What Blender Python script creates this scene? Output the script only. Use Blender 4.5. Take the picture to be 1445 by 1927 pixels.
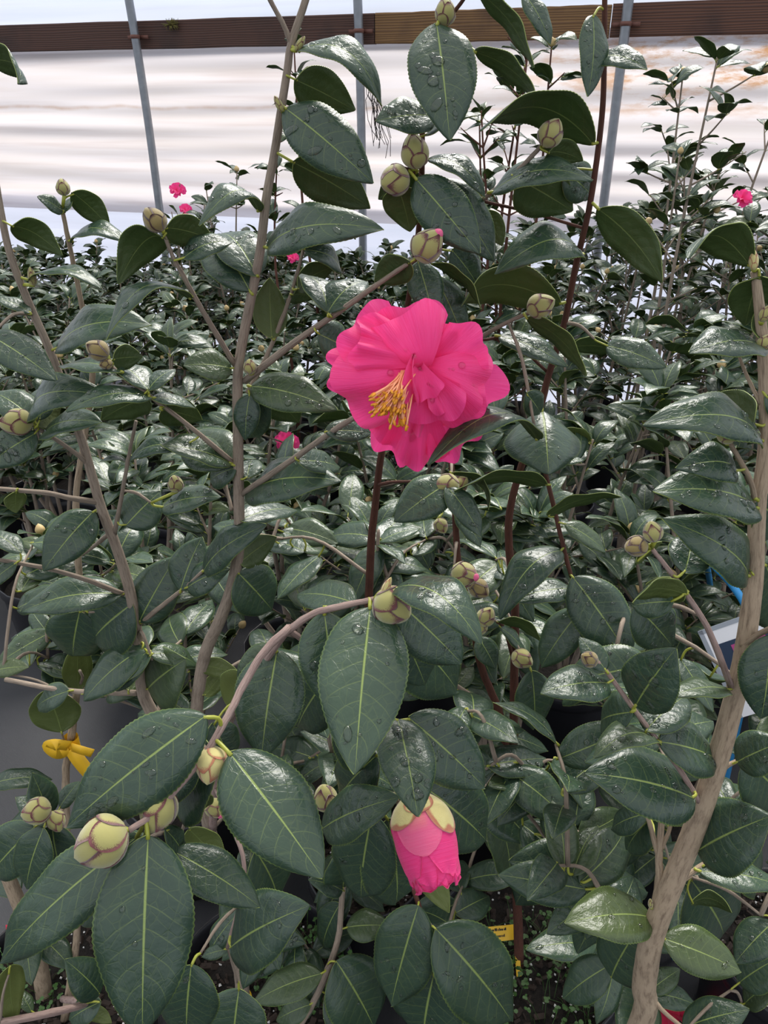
import bpy, math, random
import numpy as np
from mathutils import Vector, Matrix
sc = bpy.context.scene
COL = sc.collection
for o in list(bpy.data.objects): bpy.data.objects.remove(o)

# ------------------------------------------------------------------ camera, sky, exposure
PITCH = math.radians(28.0); F = 1446.0; CZ = 1.5
cam = bpy.data.objects.new('camera', bpy.data.cameras.new('camera'))
COL.objects.link(cam); sc.camera = cam
cam.location = (0, 0, CZ); cam.rotation_euler = (math.pi/2 - PITCH, 0, 0)
cam.data.sensor_fit = 'HORIZONTAL'; cam.data.sensor_width = 36; cam.data.lens = 36*F/1445
cam.data.clip_start = 0.02; cam.data.clip_end = 200
sc.view_settings.view_transform = 'Standard'; sc.view_settings.look = 'None'
sc.view_settings.gamma = 1; sc.view_settings.use_curve_mapping = False
sc.view_settings.exposure = 0.85

world = bpy.data.worlds.new('overcast_sky'); sc.world = world; world.use_nodes = True
wn = world.node_tree; wn.nodes.clear()
def wnode(t): return wn.nodes.new(t)
_tc = wnode('ShaderNodeTexCoord'); _sep = wnode('ShaderNodeSeparateXYZ')
_rmp = wnode('ShaderNodeValToRGB'); _bg = wnode('ShaderNodeBackground'); _out = wnode('ShaderNodeOutputWorld')
wn.links.new(_tc.outputs['Generated'], _sep.inputs[0]); wn.links.new(_sep.outputs['Z'], _rmp.inputs[0])
_rmp.color_ramp.elements[0].position = 0.0; _rmp.color_ramp.elements[0].color = (0.74, 0.80, 0.92, 1)
_rmp.color_ramp.elements[1].position = 1.0; _rmp.color_ramp.elements[1].color = (1.0, 1.0, 1.0, 1)
wn.links.new(_rmp.outputs[0], _bg.inputs[0]); _bg.inputs[1].default_value = 0.74
wn.links.new(_bg.outputs[0], _out.inputs[0])
sun = bpy.data.objects.new('sun_offscreen', bpy.data.lights.new('sun_offscreen', 'SUN')); COL.objects.link(sun)
sun.data.energy = 3.0; sun.data.angle = math.radians(30); sun.data.color = (1.0, 0.96, 0.90)
sun.rotation_euler = (math.radians(-40), math.radians(14), 0)

# ------------------------------------------------------------------ helpers
_cp, _sp = math.cos(PITCH), math.sin(PITCH)
def ray(px, py):
    u = (px-722.5)/F; v = (963.5-py)/F
    return Vector((u, _cp+v*_sp, v*_cp-_sp))
def at(px, py, Y):                       # photograph pixel + forward distance -> point of the place
    d = ray(px, py); return Vector((0, 0, CZ)) + d*(Y/d.y)
def depth(px, py, Y): return Y/ray(px, py).y
def to_px(p):
    d = Vector(p) - Vector((0, 0, CZ)); z = d.y*_cp - d.z*_sp
    return 722.5+F*d.x/z, 963.5-F*(d.y*_sp+d.z*_cp)/z
R = random.Random(7)

def mesh(name, v, f, mats, mi=None, uv=None, smooth=True):
    me = bpy.data.meshes.new(name); me.from_pydata([tuple(x) for x in v], [], f)
    for m in mats: me.materials.append(m)
    if mi is not None: me.polygons.foreach_set('material_index', mi)
    if smooth: me.polygons.foreach_set('use_smooth', [True]*len(me.polygons))
    if uv is not None:
        l = me.uv_layers.new(name='UVMap'); idx = np.empty(len(me.loops), dtype=np.int32)
        me.loops.foreach_get('vertex_index', idx)
        l.data.foreach_set('uv', np.asarray(uv, dtype=np.float32)[idx].ravel())
    me.update(); return me
def link(name, me, parent=None, mat=None):
    o = bpy.data.objects.new(name, me); COL.objects.link(o)
    if parent is not None: o.parent = parent
    if mat is not None: o.matrix_world = mat if parent is None else mat
    return o
def tag(o, label=None, cat=None, group=None, kind=None):
    if label: o['label'] = label
    if cat: o['category'] = cat
    if group: o['group'] = group
    if kind: o['kind'] = kind
    return o
def empty(name, loc, label, cat, group=None):
    o = bpy.data.objects.new(name, None); COL.objects.link(o); o.location = loc
    o.empty_display_size = .05
    return tag(o, label, cat, group)
def put(name, me, root, M=None):         # a part: world-space matrix under a root that is only translated
    o = bpy.data.objects.new(name, me); COL.objects.link(o); o.parent = root
    b = (M if M is not None else Matrix.Identity(4))
    o.matrix_basis = Matrix.Translation(-root_loc(root)) @ b
    return o
def root_loc(o):
    return o.location.copy() if o.parent is None else Vector((0, 0, 0))
class MB:
    def __init__(s): s.v = []; s.f = []; s.m = []; s.uv = []
    def add(s, v, f, m=0, uv=None):
        n = len(s.v); s.v += [tuple(x) for x in v]; s.f += [tuple(i+n for i in q) for q in f]; s.m += [m]*len(f)
        s.uv += [tuple(x) for x in uv] if uv is not None else [(0, 0)]*len(v)
    def box(s, c, d, m=0, M=None):
        v = [Vector((c[0]+sx*d[0]/2, c[1]+sy*d[1]/2, c[2]+sz*d[2]/2)) for sx in (-1, 1) for sy in (-1, 1) for sz in (-1, 1)]
        if M is not None: v = [M @ x for x in v]
        s.add(v, [(0, 1, 3, 2), (4, 6, 7, 5), (0, 4, 5, 1), (2, 3, 7, 6), (0, 2, 6, 4), (1, 5, 7, 3)], m)
    def build(s, name, mats, smooth=True): return mesh(name, s.v, s.f, mats, s.m, s.uv, smooth)

def smooth_path(P, n=4):                 # Catmull-Rom through rows of numbers
    P = np.asarray(P, float)
    if len(P) < 3: return np.array([P[0]+(P[-1]-P[0])*t for t in np.linspace(0, 1, n+1)])
    Q = np.vstack([2*P[0]-P[1], P, 2*P[-1]-P[-2]]); out = []
    for i in range(1, len(Q)-2):
        for t in np.linspace(0, 1, n, endpoint=False):
            a, b, c, d = Q[i-1:i+3]
            out.append(.5*(2*b+(c-a)*t+(2*a-5*b+4*c-d)*t*t+(3*b-a-3*c+d)*t**3))
    out.append(P[-1]); return np.array(out)
def tube(P, r, sides=8, cap=True):
    P = np.asarray(P, float); n = len(P); r = np.broadcast_to(np.asarray(r, float), (n,))
    T = np.gradient(P, axis=0); T /= np.linalg.norm(T, axis=1)[:, None]+1e-12
    a = np.array([1., 0, 0]) if abs(T[0][0]) < .8 else np.array([0, 1., 0])
    v = []; uv = []; s = 0
    for i in range(n):
        a = a - T[i]*a.dot(T[i]); a /= np.linalg.norm(a)+1e-12; b = np.cross(T[i], a)
        if i: s += np.linalg.norm(P[i]-P[i-1])
        for k in range(sides):
            th = 2*math.pi*k/sides; v.append(P[i]+r[i]*(math.cos(th)*a+math.sin(th)*b)); uv.append((k/sides, s))
    f = [(i*sides+k, i*sides+(k+1) % sides, (i+1)*sides+(k+1) % sides, (i+1)*sides+k) for i in range(n-1) for k in range(sides)]
    if cap: f += [tuple(range(sides))[::-1], tuple((n-1)*sides+k for k in range(sides))]
    return v, f, uv

# ------------------------------------------------------------------ materials
MATS = {}
class NT:
    def __init__(s, name):
        s.m = bpy.data.materials.new(name); s.m.use_nodes = True; s.t = s.m.node_tree; s.t.nodes.clear()
        s.out = s.n('ShaderNodeOutputMaterial'); MATS[name] = s.m
    def n(s, t, **k):
        x = s.t.nodes.new(t)
        for a, b in k.items(): setattr(x, a, b)
        return x
    def set(s, sock, val):
        if hasattr(val, 'is_output') or isinstance(val, bpy.types.NodeSocket): s.t.links.new(val, sock)
        else: sock.default_value = val
    def math(s, op, a, b=0.0, c=None, clamp=False):
        x = s.n('ShaderNodeMath', operation=op, use_clamp=clamp); s.set(x.inputs[0], a); s.set(x.inputs[1], b)
        if c is not None: s.set(x.inputs[2], c)
        return x.outputs[0]
    def mix(s, f, a, b, blend='MIX'):
        x = s.n('ShaderNodeMix', data_type='RGBA', blend_type=blend); s.set(x.inputs[0], f); s.set(x.inputs[6], a); s.set(x.inputs[7], b)
        return x.outputs[2]
    def noise(s, scale, vec=None, detail=3, rough=.5, out=0):
        x = s.n('ShaderNodeTexNoise'); x.inputs['Scale'].default_value = scale; x.inputs['Detail'].default_value = detail
        x.inputs['Roughness'].default_value = rough
        if vec is not None: s.set(x.inputs['Vector'], vec)
        return x.outputs[out]
    def ramp(s, f, stops):
        x = s.n('ShaderNodeValToRGB'); s.set(x.inputs[0], f); e = x.color_ramp.elements
        while len(e) < len(stops): e.new(.5)
        for i, (p, c) in enumerate(stops): e[i].position = p; e[i].color = (*c, 1) if len(c) == 3 else c
        return x.outputs[0]
    def obj(s): return s.n('ShaderNodeTexCoord').outputs['Object']
    def scale(s, vec, k):
        x = s.n('ShaderNodeMapping'); s.set(x.inputs[0], vec); x.inputs['Scale'].default_value = k; return x.outputs[0]
    def bump(s, h, strength=.3, dist=.002):
        x = s.n('ShaderNodeBump'); x.inputs['Strength'].default_value = strength; x.inputs['Distance'].default_value = dist
        s.set(x.inputs['Height'], h); return x.outputs[0]
    def bsdf(s, color, rough=.5, normal=None, **k):
        x = s.n('ShaderNodeBsdfPrincipled'); s.set(x.inputs['Base Color'], color); s.set(x.inputs['Roughness'], rough)
        if normal is not None: s.set(x.inputs['Normal'], normal)
        for a, b in k.items(): s.set(x.inputs[a.replace('_', ' ')], b)
        return x.outputs[0]
    def trans(s, color, normal=None):
        x = s.n('ShaderNodeBsdfTranslucent'); s.set(x.inputs[0], color); return x.outputs[0]
    def mixs(s, f, a, b):
        x = s.n('ShaderNodeMixShader'); s.set(x.inputs[0], f); s.set(x.inputs[1], a); s.set(x.inputs[2], b); return x.outputs[0]
    def done(s, sh): s.t.links.new(sh, s.out.inputs[0]); return s.m

def leaf_material(name, base, base2, olive, vein, rough, transl, tcol, veins=True):
    t = NT(name); uv = t.n('ShaderNodeUVMap').outputs[0]; sp = t.n('ShaderNodeSeparateXYZ'); t.set(sp.inputs[0], uv)
    u, v = sp.outputs[0], sp.outputs[1]
    s_ = t.math('ABSOLUTE', t.math('MULTIPLY_ADD', v, 2.0, -1.0))
    oi = t.n('ShaderNodeObjectInfo').outputs['Random']
    at1 = t.n('ShaderNodeAttribute', attribute_type='OBJECT', attribute_name='tone').outputs['Fac']
    at2 = t.n('ShaderNodeAttribute', attribute_type='GEOMETRY', attribute_name='rnd').outputs['Fac']
    rnd = t.math('FRACT', t.math('ADD', oi, at2))
    nz = t.noise(22, t.obj(), 3)
    c = t.mix(rnd, (*base, 1), (*base2, 1)); c = t.mix(t.math('MULTIPLY', nz, .5), c, (base2[0]*1.2, base2[1]*1.25, base2[2]*.8, 1))
    c = t.mix(at1, c, (*olive, 1))
    nrm = None
    if veins:
        wd = t.math('MULTIPLY_ADD', u, -.028, .046)
        mid = t.math('SUBTRACT', 1.0, t.math('DIVIDE', s_, wd), clamp=True)
        mid = t.math('MULTIPLY', mid, 1.8, clamp=True)
        ph = t.math('MULTIPLY', t.math('SUBTRACT', u, t.math('MULTIPLY', t.math('POWER', s_, 1.35), .17)), 8.5)
        ph = t.math('ADD', ph, t.math('MULTIPLY', t.math('GREATER_THAN', v, .5), .42))
        fr = t.math('ABSOLUTE', t.math('SUBTRACT', t.math('FRACT', t.math('ADD', ph, t.math('MULTIPLY', nz, .55))), .5))
        lat = t.math('SUBTRACT', 1.0, t.math('DIVIDE', fr, .045), clamp=True)
        lat = t.math('MULTIPLY', lat, t.math('SUBTRACT', 1.0, t.math('POWER', s_, 3.0), clamp=True))
        vor = t.n('ShaderNodeTexVoronoi', feature='DISTANCE_TO_EDGE'); vor.inputs['Scale'].default_value = 1.0
        t.set(vor.inputs['Vector'], t.scale(uv, (13, 8, 1)))
        ret = t.math('SUBTRACT', 1.0, t.math('DIVIDE', vor.outputs['Distance'], .05), clamp=True)
        lines = t.math('MAXIMUM', t.math('MULTIPLY', lat, .62), t.math('MULTIPLY', ret, .18))
        c = t.mix(lines, c, (vein[0]*.6, vein[1]*.62, vein[2]*.7, 1)); c = t.mix(mid, c, (*vein, 1))
        q1 = t.noise(1, t.scale(uv, (9, 4.5, 1)), 3, .55); q2 = t.noise(1, t.scale(uv, (30, 15, 1)), 2)
        h = t.math('ADD', t.math('MULTIPLY', fr, .45), t.math('MULTIPLY_ADD', q1, 1.5, t.math('MULTIPLY', q2, .35)))
        h = t.math('SUBTRACT', h, t.math('MULTIPLY', ret, .12))
        h = t.math('SUBTRACT', h, t.math('MULTIPLY', mid, .5))
        nrm = t.bump(h, .42, .0014)
        mg = t.math('MULTIPLY', t.math('SUBTRACT', s_, .955), 30.0, clamp=True)
        c = t.mix(t.math('MULTIPLY', mg, .7), c, (.13, .19, .045, 1))
    rg = t.math('MULTIPLY_ADD', nz, .16, rough-.08)
    sh = t.bsdf(c, rg, nrm, Specular_IOR_Level=.5)
    if transl > 0: sh = t.mixs(transl, sh, t.trans((*tcol, 1)))
    return t.done(sh)
leaf_top = leaf_material('leaf_upper_face', (.020, .042, .032), (.034, .063, .042), (.075, .10, .018), (.22, .29, .08), .30, .10, (.10, .22, .02))
leaf_und = leaf_material('leaf_under_face', (.040, .068, .022), (.055, .085, .024), (.16, .19, .045), (.17, .22, .06), .50, .22, (.16, .26, .03))
leaf_far = leaf_material('leaf_distant', (.020, .050, .027), (.040, .085, .040), (.08, .11, .02), (.1, .15, .05), .34, .12, (.10, .22, .02), veins=False)
def simple(name, color, rough=.5, nscale=None, amp=.3, bump=0, bscale=60, **k):
    t = NT(name); c = (*color, 1); nr = None
    if nscale:
        z = t.noise(nscale, t.obj(), 4)
        c = t.mix(z, (*[x*(1-amp) for x in color], 1), (*[min(1, x*(1+amp)) for x in color], 1))
    if bump: nr = t.bump(t.noise(bscale, t.obj(), 4), bump, .003)
    return t.done(t.bsdf(c, rough, nr, **k))
leaf_edge = simple('leaf_margin', (.20, .25, .06), .5)
petiole_m = simple('leaf_stalk', (.30, .32, .04), .45, 90, .35)
def bark(name, a, b, dark):
    t = NT(name); uv = t.n('ShaderNodeUVMap').outputs[0]
    z = t.noise(1, t.scale(uv, (16, 55, 1)), 5, .65); z2 = t.noise(1, t.scale(uv, (44, 160, 1)), 3); z3 = t.noise(45, t.obj(), 3)
    c = t.mix(z3, (*a, 1), (*b, 1)); c = t.mix(t.math('MULTIPLY', t.math('SUBTRACT', z, .47, clamp=True), 3.4, clamp=True), c, (*dark, 1))
    return t.done(t.bsdf(c, .75, t.bump(t.math('ADD', z, t.math('MULTIPLY', z2, .6)), .7, .0015), Specular_IOR_Level=.3))
bark_grey = bark('bark_grey_brown', (.33, .265, .205), (.25, .20, .155), (.12, .088, .066))
bark_tan = bark('bark_tan', (.42, .33, .23), (.32, .24, .165), (.13, .09, .06))
bark_red = bark('bark_reddish_brown', (.13, .048, .03), (.085, .035, .025), (.045, .02, .015))
bark_pale = bark('bark_pale_pink', (.42, .31, .27), (.33, .23, .20), (.16, .09, .08))
BARK = {'g': bark_grey, 't': bark_tan, 'r': bark_red, 'p': bark_pale}
def scale_mat(name, mid, mid2, edge):
    t = NT(name); uv = t.n('ShaderNodeUVMap').outputs[0]; sp = t.n('ShaderNodeSeparateXYZ'); t.set(sp.inputs[0], uv)
    z = t.noise(160, t.obj(), 3); c = t.mix(z, (*mid, 1), (*mid2, 1))
    e = t.math('ADD', sp.outputs[0], t.math('MULTIPLY', t.math('SUBTRACT', z, .5), .22))
    e = t.math('ADD', e, t.math('MULTIPLY', t.math('SUBTRACT', t.noise(70, t.obj(), 1), .5), .5))
    m = t.math('MULTIPLY', t.math('SUBTRACT', e, .72), 9.0, clamp=True)
    c = t.mix(m, c, (*edge, 1))
    return t.done(t.bsdf(c, .62, t.bump(t.noise(900, t.obj(), 2), .35, .0008), Sheen_Weight=.5, Sheen_Roughness=.4, Specular_IOR_Level=.25))
bud_scale = scale_mat('bud_scale', (.37, .345, .13), (.28, .26, .085), (.13, .040, .045))
bud_scale_dark = scale_mat('bud_scale_dark', (.17, .085, .05), (.32, .29, .09), (.05, .018, .02))
bud_pale = scale_mat('bud_scale_pale', (.62, .56, .25), (.55, .46, .18), (.42, .16, .09))
bud_far = simple('bud_distant', (.50, .36, .16), .6, 60, .35)
def petal_mat(name, a, b, deep):
    t = NT(name); uv = t.n('ShaderNodeUVMap').outputs[0]; sp = t.n('ShaderNodeSeparateXYZ'); t.set(sp.inputs[0], uv)
    z = t.noise(1, t.scale(uv, (2.5, 70, 1)), 3, .6); z = t.math('MULTIPLY_ADD', z, 2.0, -.6, clamp=True); c = t.mix(z, (*a, 1), (*b, 1))
    c = t.mix(t.math('SUBTRACT', 1.0, t.math('MULTIPLY', sp.outputs[0], 2.2), clamp=True), c, (*deep, 1))
    sh = t.bsdf(c, .5, t.bump(t.math('ADD', z, t.noise(70, t.obj(), 2)), .35, .0015), Specular_IOR_Level=.35, Sheen_Weight=.2)
    return t.done(t.mixs(.36, sh, t.trans((*a, 1))))
petal = petal_mat('petal_pink', (1.0, .085, .36), (.90, .025, .21), (.93, .040, .26))
petal_bud = petal_mat('petal_bud_pink', (.98, .22, .42), (.95, .10, .30), (.95, .42, .30))
petal_red = petal_mat('petal_crimson', (.72, .02, .09), (.60, .01, .06), (.66, .015, .075))
fil_m = simple('stamen_filament', (.95, .42, .22), .5)
anth_m = simple('anther_orange', (.72, .29, .012), .6, 300, .4)
t = NT('water'); water_m = t.done(t.bsdf((1, 1, 1, 1), .02, None, Transmission_Weight=1.0, IOR=1.33))
pot_m = simple('black_pot_plastic', (.012, .012, .015), .38, 8, .2)
t = NT('potting_soil'); z = t.noise(120, t.obj(), 5, .7)
soil_m = t.done(t.bsdf(t.ramp(z, [(.3, (.006, .005, .004)), (.6, (.022, .016, .012)), (.8, (.05, .035, .025))]), .9, t.bump(z, 1.0, .01)))
perlite_m = simple('perlite', (.75, .74, .72), .8)
chip_m = simple('bark_chip', (.035, .022, .016), .8, 40, .5)
weed_m = simple('weed_green', (.035, .10, .014), .5, 40, .4)
t = NT('ground_fabric'); oc = t.obj(); z = t.noise(6, oc, 4); wv = t.n('ShaderNodeTexWave'); wv.inputs['Scale'].default_value = 160; t.set(wv.inputs['Vector'], oc)
floor_m = t.done(t.bsdf(t.mix(z, (.018, .019, .023, 1), (.045, .046, .052, 1)), .55, t.bump(t.math('ADD', wv.outputs['Fac'], t.math('MULTIPLY', z, 2.0)), .25, .004)))
t = NT('galvanised_steel'); z = t.noise(30, t.obj(), 3)
steel_m = t.done(t.bsdf(t.mix(z, (.20, .21, .23, 1), (.33, .35, .37, 1)), .42, None, Metallic=.75))
strap_m = simple('rusty_strap', (.13, .05, .035), .7, 40, .5)
def wood(name, a, b, dark):
    t = NT(name); oc = t.obj(); z = t.noise(1, t.scale(oc, (2.2, 30, 42)), 5, .6)
    wv = t.n('ShaderNodeTexWave', wave_type='RINGS', rings_direction='X'); wv.inputs['Scale'].default_value = 1.0; wv.inputs['Distortion'].default_value = 7.0
    wv.inputs['Detail'].default_value = 3; t.set(wv.inputs['Vector'], t.scale(oc, (1.6, 26, 30)))
    c = t.mix(wv.outputs['Fac'], (*a, 1), (*b, 1)); c = t.mix(t.math('MULTIPLY', t.math('SUBTRACT', t.noise(3.5, oc, 4), .5, clamp=True), 4.0, clamp=True), c, (*dark, 1))
    return t.done(t.bsdf(c, .7, t.bump(t.math('ADD', z, wv.outputs['Fac']), .4, .002)))
wood_dark = wood('plank_dark_brown', (.075, .030, .018), (.045, .018, .012), (.018, .009, .007))
wood_gold = wood('plank_golden_brown', (.20, .105, .035), (.11, .052, .018), (.05, .022, .012))
wood_red = wood('plank_red_brown', (.12, .047, .024), (.055, .022, .014), (.022, .010, .008))
def sheet(name, base, tint, band, stains):
    t = NT(name); oc = t.obj()
    z = t.noise(1, t.scale(oc, (.55, 1, 11)), 4, .6); z2 = t.noise(1, t.scale(oc, (.9, 1, 26)), 3, .5)
    c = t.mix(t.math('MULTIPLY', t.math('SUBTRACT', z, .42, clamp=True), 3.6, clamp=True), (*base, 1), (*tint, 1))
    c = t.mix(t.math('MULTIPLY', t.math('SUBTRACT', z2, .52, clamp=True), band, clamp=True), c, (tint[0]*.62, tint[1]*.52, tint[2]*.50, 1))
    if stains:
        sp = t.n('ShaderNodeSeparateXYZ'); t.set(sp.inputs[0], oc)
        right = t.math('MULTIPLY', t.math('SUBTRACT', sp.outputs[0], .45), 1.1, clamp=True)
        blot = t.math('MULTIPLY', t.math('SUBTRACT', t.noise(1, t.scale(oc, (4, 1, 16)), 6, .7), .47, clamp=True), 7.0, clamp=True)
        high = t.math('MULTIPLY', t.math('SUBTRACT', sp.outputs[2], 1.40), 5.0, clamp=True)
        c = t.mix(t.math('MULTIPLY', t.math('MULTIPLY', t.math('MULTIPLY', right, blot), high), .95), c, (.46, .25, .12, 1))
        dz = t.math('ABSOLUTE', t.math('SUBTRACT', sp.outputs[2], t.math('MULTIPLY_ADD', t.noise(3, oc, 2), .05, 1.455)))
        ln = t.math('SUBTRACT', 1.0, t.math('DIVIDE', dz, .013), clamp=True)
        c = t.mix(t.math('MULTIPLY', t.math('MULTIPLY', ln, t.noise(14, oc, 4)), .8, clamp=True), c, (.42, .25, .14, 1))
    sh = t.bsdf(c, .35, None, Specular_IOR_Level=.4)
    return t.done(t.mixs(.62, sh, t.trans(c)))
sheet_m = sheet('plastic_sheet_curtain', (.67, .63, .645), (.63, .575, .555), 1.5, True)
sheet_up = sheet('plastic_sheet_upper', (.62, .66, .76), (.57, .62, .73), .6, False)
sheet_low = sheet('plastic_sheet_skirt', (.60, .63, .75), (.53, .57, .69), .6, False)
yellow_m = simple('yellow_tag_plastic', (.85, .50, .02), .45)
ink_m = simple('black_ink', (.01, .01, .01), .6)
white_m = simple('white_label', (.80, .80, .84), .4); grey_m = simple('grey_label_frame', (.30, .33, .38), .4)
magenta_m = simple('magenta_print', (.40, .05, .20), .4); navy_m = simple('navy_print', (.012, .03, .07), .4); blue_m = simple('blue_plastic', (.03, .25, .55), .4)
fallen_m = simple('dry_fallen_leaf', (.22, .09, .05), .7, 30, .5)

# ------------------------------------------------------------------ the greenhouse shell
PSI = math.radians(17.4); DW = 4.35
WM = Matrix.Translation(at(685, 194, DW)*1.0 - Vector((0, 0, CZ)) + Vector((0, 0, 0))) @ Matrix.Rotation(-PSI, 4, 'Z')
wx0 = at(685, 194, DW)
WM = Matrix.Translation((wx0.x, DW, 0)) @ Matrix.Rotation(-PSI, 4, 'Z')      # local x along the wall, local -y to the room
fl = link('floor', mesh('floor', [(-40, -30, 0), (40, -30, 0), (40, 40, 0), (-40, 40, 0)], [(0, 1, 2, 3)], [floor_m])); tag(fl, kind='structure')
def sheet_obj(name, z0, z1, y0, amp, mat, seed, nz):
    r = random.Random(seed); nx = 150; v = []; f = []
    wv = [(r.uniform(18, 75), r.uniform(-1.2, 1.2), r.uniform(0, 6.28), r.uniform(.3, 1)) for _ in range(7)]
    for j in range(nz+1):
        z = z0+(z1-z0)*j/nz
        for i in range(nx+1):
            x = -6+12*i/nx
            d = sum(a*math.sin(k*z+q*x*1.2+p+.8*math.sin(1.3*x+p)) for k, q, p, a in wv)/7
            v.append((x, y0+amp*d, z))
    f = [(j*(nx+1)+i, j*(nx+1)+i+1, (j+1)*(nx+1)+i+1, (j+1)*(nx+1)+i) for j in range(nz) for i in range(nx)]
    o = link(name, mesh(name, v, f, [mat])); o.matrix_world = WM; tag(o, kind='structure'); return o
sheet_obj('wall_back', 0.93, 1.80, .055, .034, sheet_m, 3, 180)
sheet_obj('wall_upper_back', 1.74, 2.9, .075, .012, sheet_up, 5, 60)
sheet_obj('wall_lower_back', 0.0, 1.02, .085, .008, sheet_low, 8, 60)
def plank(name, x0, x1, mat, dz0, dz1):
    b = MB(); n = 24; r = random.Random(len(name)+int(x0*10)); h = .125; zc = 1.815
    for i in range(n):
        pass
    v = []; f = []
    for i in range(n+1):
        x = x0+(x1-x0)*i/n; e = r.uniform(-.0015, .0015); zz = zc+dz0+(dz1-dz0)*i/n
        for (yy, hz) in ((-.02, -h/2+.004), (-.02, h/2-.004), (-.016, h/2), (.016, h/2), (.02, -h/2), (-.016, -h/2)):
            v.append((x, yy, zz+hz+e))
    for i in range(n):
        for k in range(6): f.append((i*6+k, i*6+(k+1) % 6, (i+1)*6+(k+1) % 6, (i+1)*6+k))
    f += [tuple(range(6))[::-1], tuple(n*6+k for k in range(6))]
    o = link(name, mesh(name, v, f, [mat], smooth=False)); o.matrix_world = WM; tag(o, kind='structure')
plank('trim_1', -6, .061, wood_dark, 0, 0); plank('trim_2', .066, 1.150, wood_gold, .0, .004); plank('trim_3', 1.155, 6, wood_red, .006, .01)
SP = 1.22
for i, lab in ((-3, None), (-2, None), (-1, 'galvanised steel hoop pole crossing the dark plank beside the moss tuft'), (0, 'galvanised steel hoop pole at the joint of dark and golden planks'),
               (1, 'galvanised steel hoop pole at the joint of golden and red-brown planks'), (2, None), (3, None)):
    e = empty('hoop_pole', (0, 0, 0), lab or 'galvanised steel hoop pole farther along the plastic wall', 'pole', 'greenhouse hoop poles'); e.matrix_world = WM @ Matrix.Translation((i*SP, -.045, 0))
    zz = np.linspace(0, 2.9, 24); pts = [(0, -(max(0, z-1.2)**2)*.06, z) for z in zz]
    b = MB(); v, f, uv = tube(pts, .0215, 14); b.add(v, f, 0, uv)
    o = link('pipe', b.build('pipe', [steel_m]), e)
    b = MB(); v, f, uv = tube([(0, -.0225, 1.795), (0, -.0225, 1.812)], .0245, 14); b.add(v, f); b.box((0.035, .004, 1.803), (.05, .005, .018)); b.box((-0.035, .004, 1.803), (.05, .005, .018))
    link('strap', b.build('strap', [strap_m]), e)
b = MB(); r = random.Random(4)
for k in range(60):
    a = r.uniform(0, 6.28); p = np.array([r.gauss(0, .012), -.028, 0]); q = p+np.array([math.cos(a)*.035, -.012, math.sin(a)*.028])
    v, f, uv = tube([p, (p+q)/2+np.array([0, -.008, 0]), q], [.0022, .0018, .0006], 4); b.add(v, f)
o = link('moss_tuft', b.build('moss_tuft', [simple('moss', (.10, .085, .015), .8)])); o.matrix_world = WM @ Matrix.Translation((-1.02, 0, 1.855)); tag(o, 'tuft of yellow-green moss growing on the dark plank', 'moss')
b = MB(); r = random.Random(12)
for k in range(16):
    x = r.gauss(0, .012); z = 0; pts = [(x, -.01, 0)]
    for j in range(5): x += r.gauss(.006, .016); z -= r.uniform(.03, .09); pts.append((x, -.012, z))
    v, f, uv = tube(pts, .0016, 4); b.add(v, f)
o = link('hanging_roots', b.build('hanging_roots', [simple('dry_root', (.03, .022, .02), .9)])); o.matrix_world = WM @ Matrix.Translation((.052, -.02, 1.62)); tag(o, 'thin dark dried vine hanging beside the hoop pole', 'vine')

# ------------------------------------------------------------------ leaves
def leaf_grid(L, Wd, sag=.08, a=.5, fold=.2, rec=.18, wave=.006, side=0., twist=0., nu=64, nv=6, seed=0, serr=.012, pa=.66, pb=.92):
    r = random.Random(seed); ph = r.uniform(0, 6.28)
    u = np.linspace(0, 1, nu+1); v = np.linspace(-1, 1, nv+1)
    um = pa/(pa+pb); pk = um**pa*(1-um)**pb
    h = np.maximum(u, 1e-4)**pa*np.maximum(1-u, 0)**pb/pk*Wd/2 + .0004
    x = (2*u*(1-u)*a+u*u)*L; z = 4*u*(1-u)*sag*L
    dx = (2*(1-2*u)*a+2*u)*L; dz = 4*(1-2*u)*sag*L; n = np.sqrt(dx*dx+dz*dz)+1e-9; dx /= n; dz /= n
    U, V = np.meshgrid(u, v, indexing='ij'); H = np.repeat(h[:, None], nv+1, 1)
    edge = (np.abs(V) > .99)
    H = np.where(edge, H*(1+serr*np.where((np.arange(nu+1) % 2)[:, None] == 0, -1, 1)), H)
    lat = H*V*math.cos(fold); up = H*(np.abs(V)*math.sin(fold)-rec*V*V)+wave*L*np.sin(2*math.pi*2.3*U+ph+V)*V*V
    tw = twist*U; lat, up = lat*np.cos(tw)-up*np.sin(tw), lat*np.sin(tw)+up*np.cos(tw)
    X = x[:, None]-up*dz[:, None]; Y = lat+side*L*4*U*(1-U); Z = z[:, None]+up*dx[:, None]
    G = np.stack([X, Y, Z], -1)
    du = np.gradient(G, axis=0); dv = np.gradient(G, axis=1); N = np.cross(du, dv); N /= np.linalg.norm(N, axis=2)[..., None]+1e-12
    return G, N, U, V
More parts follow.
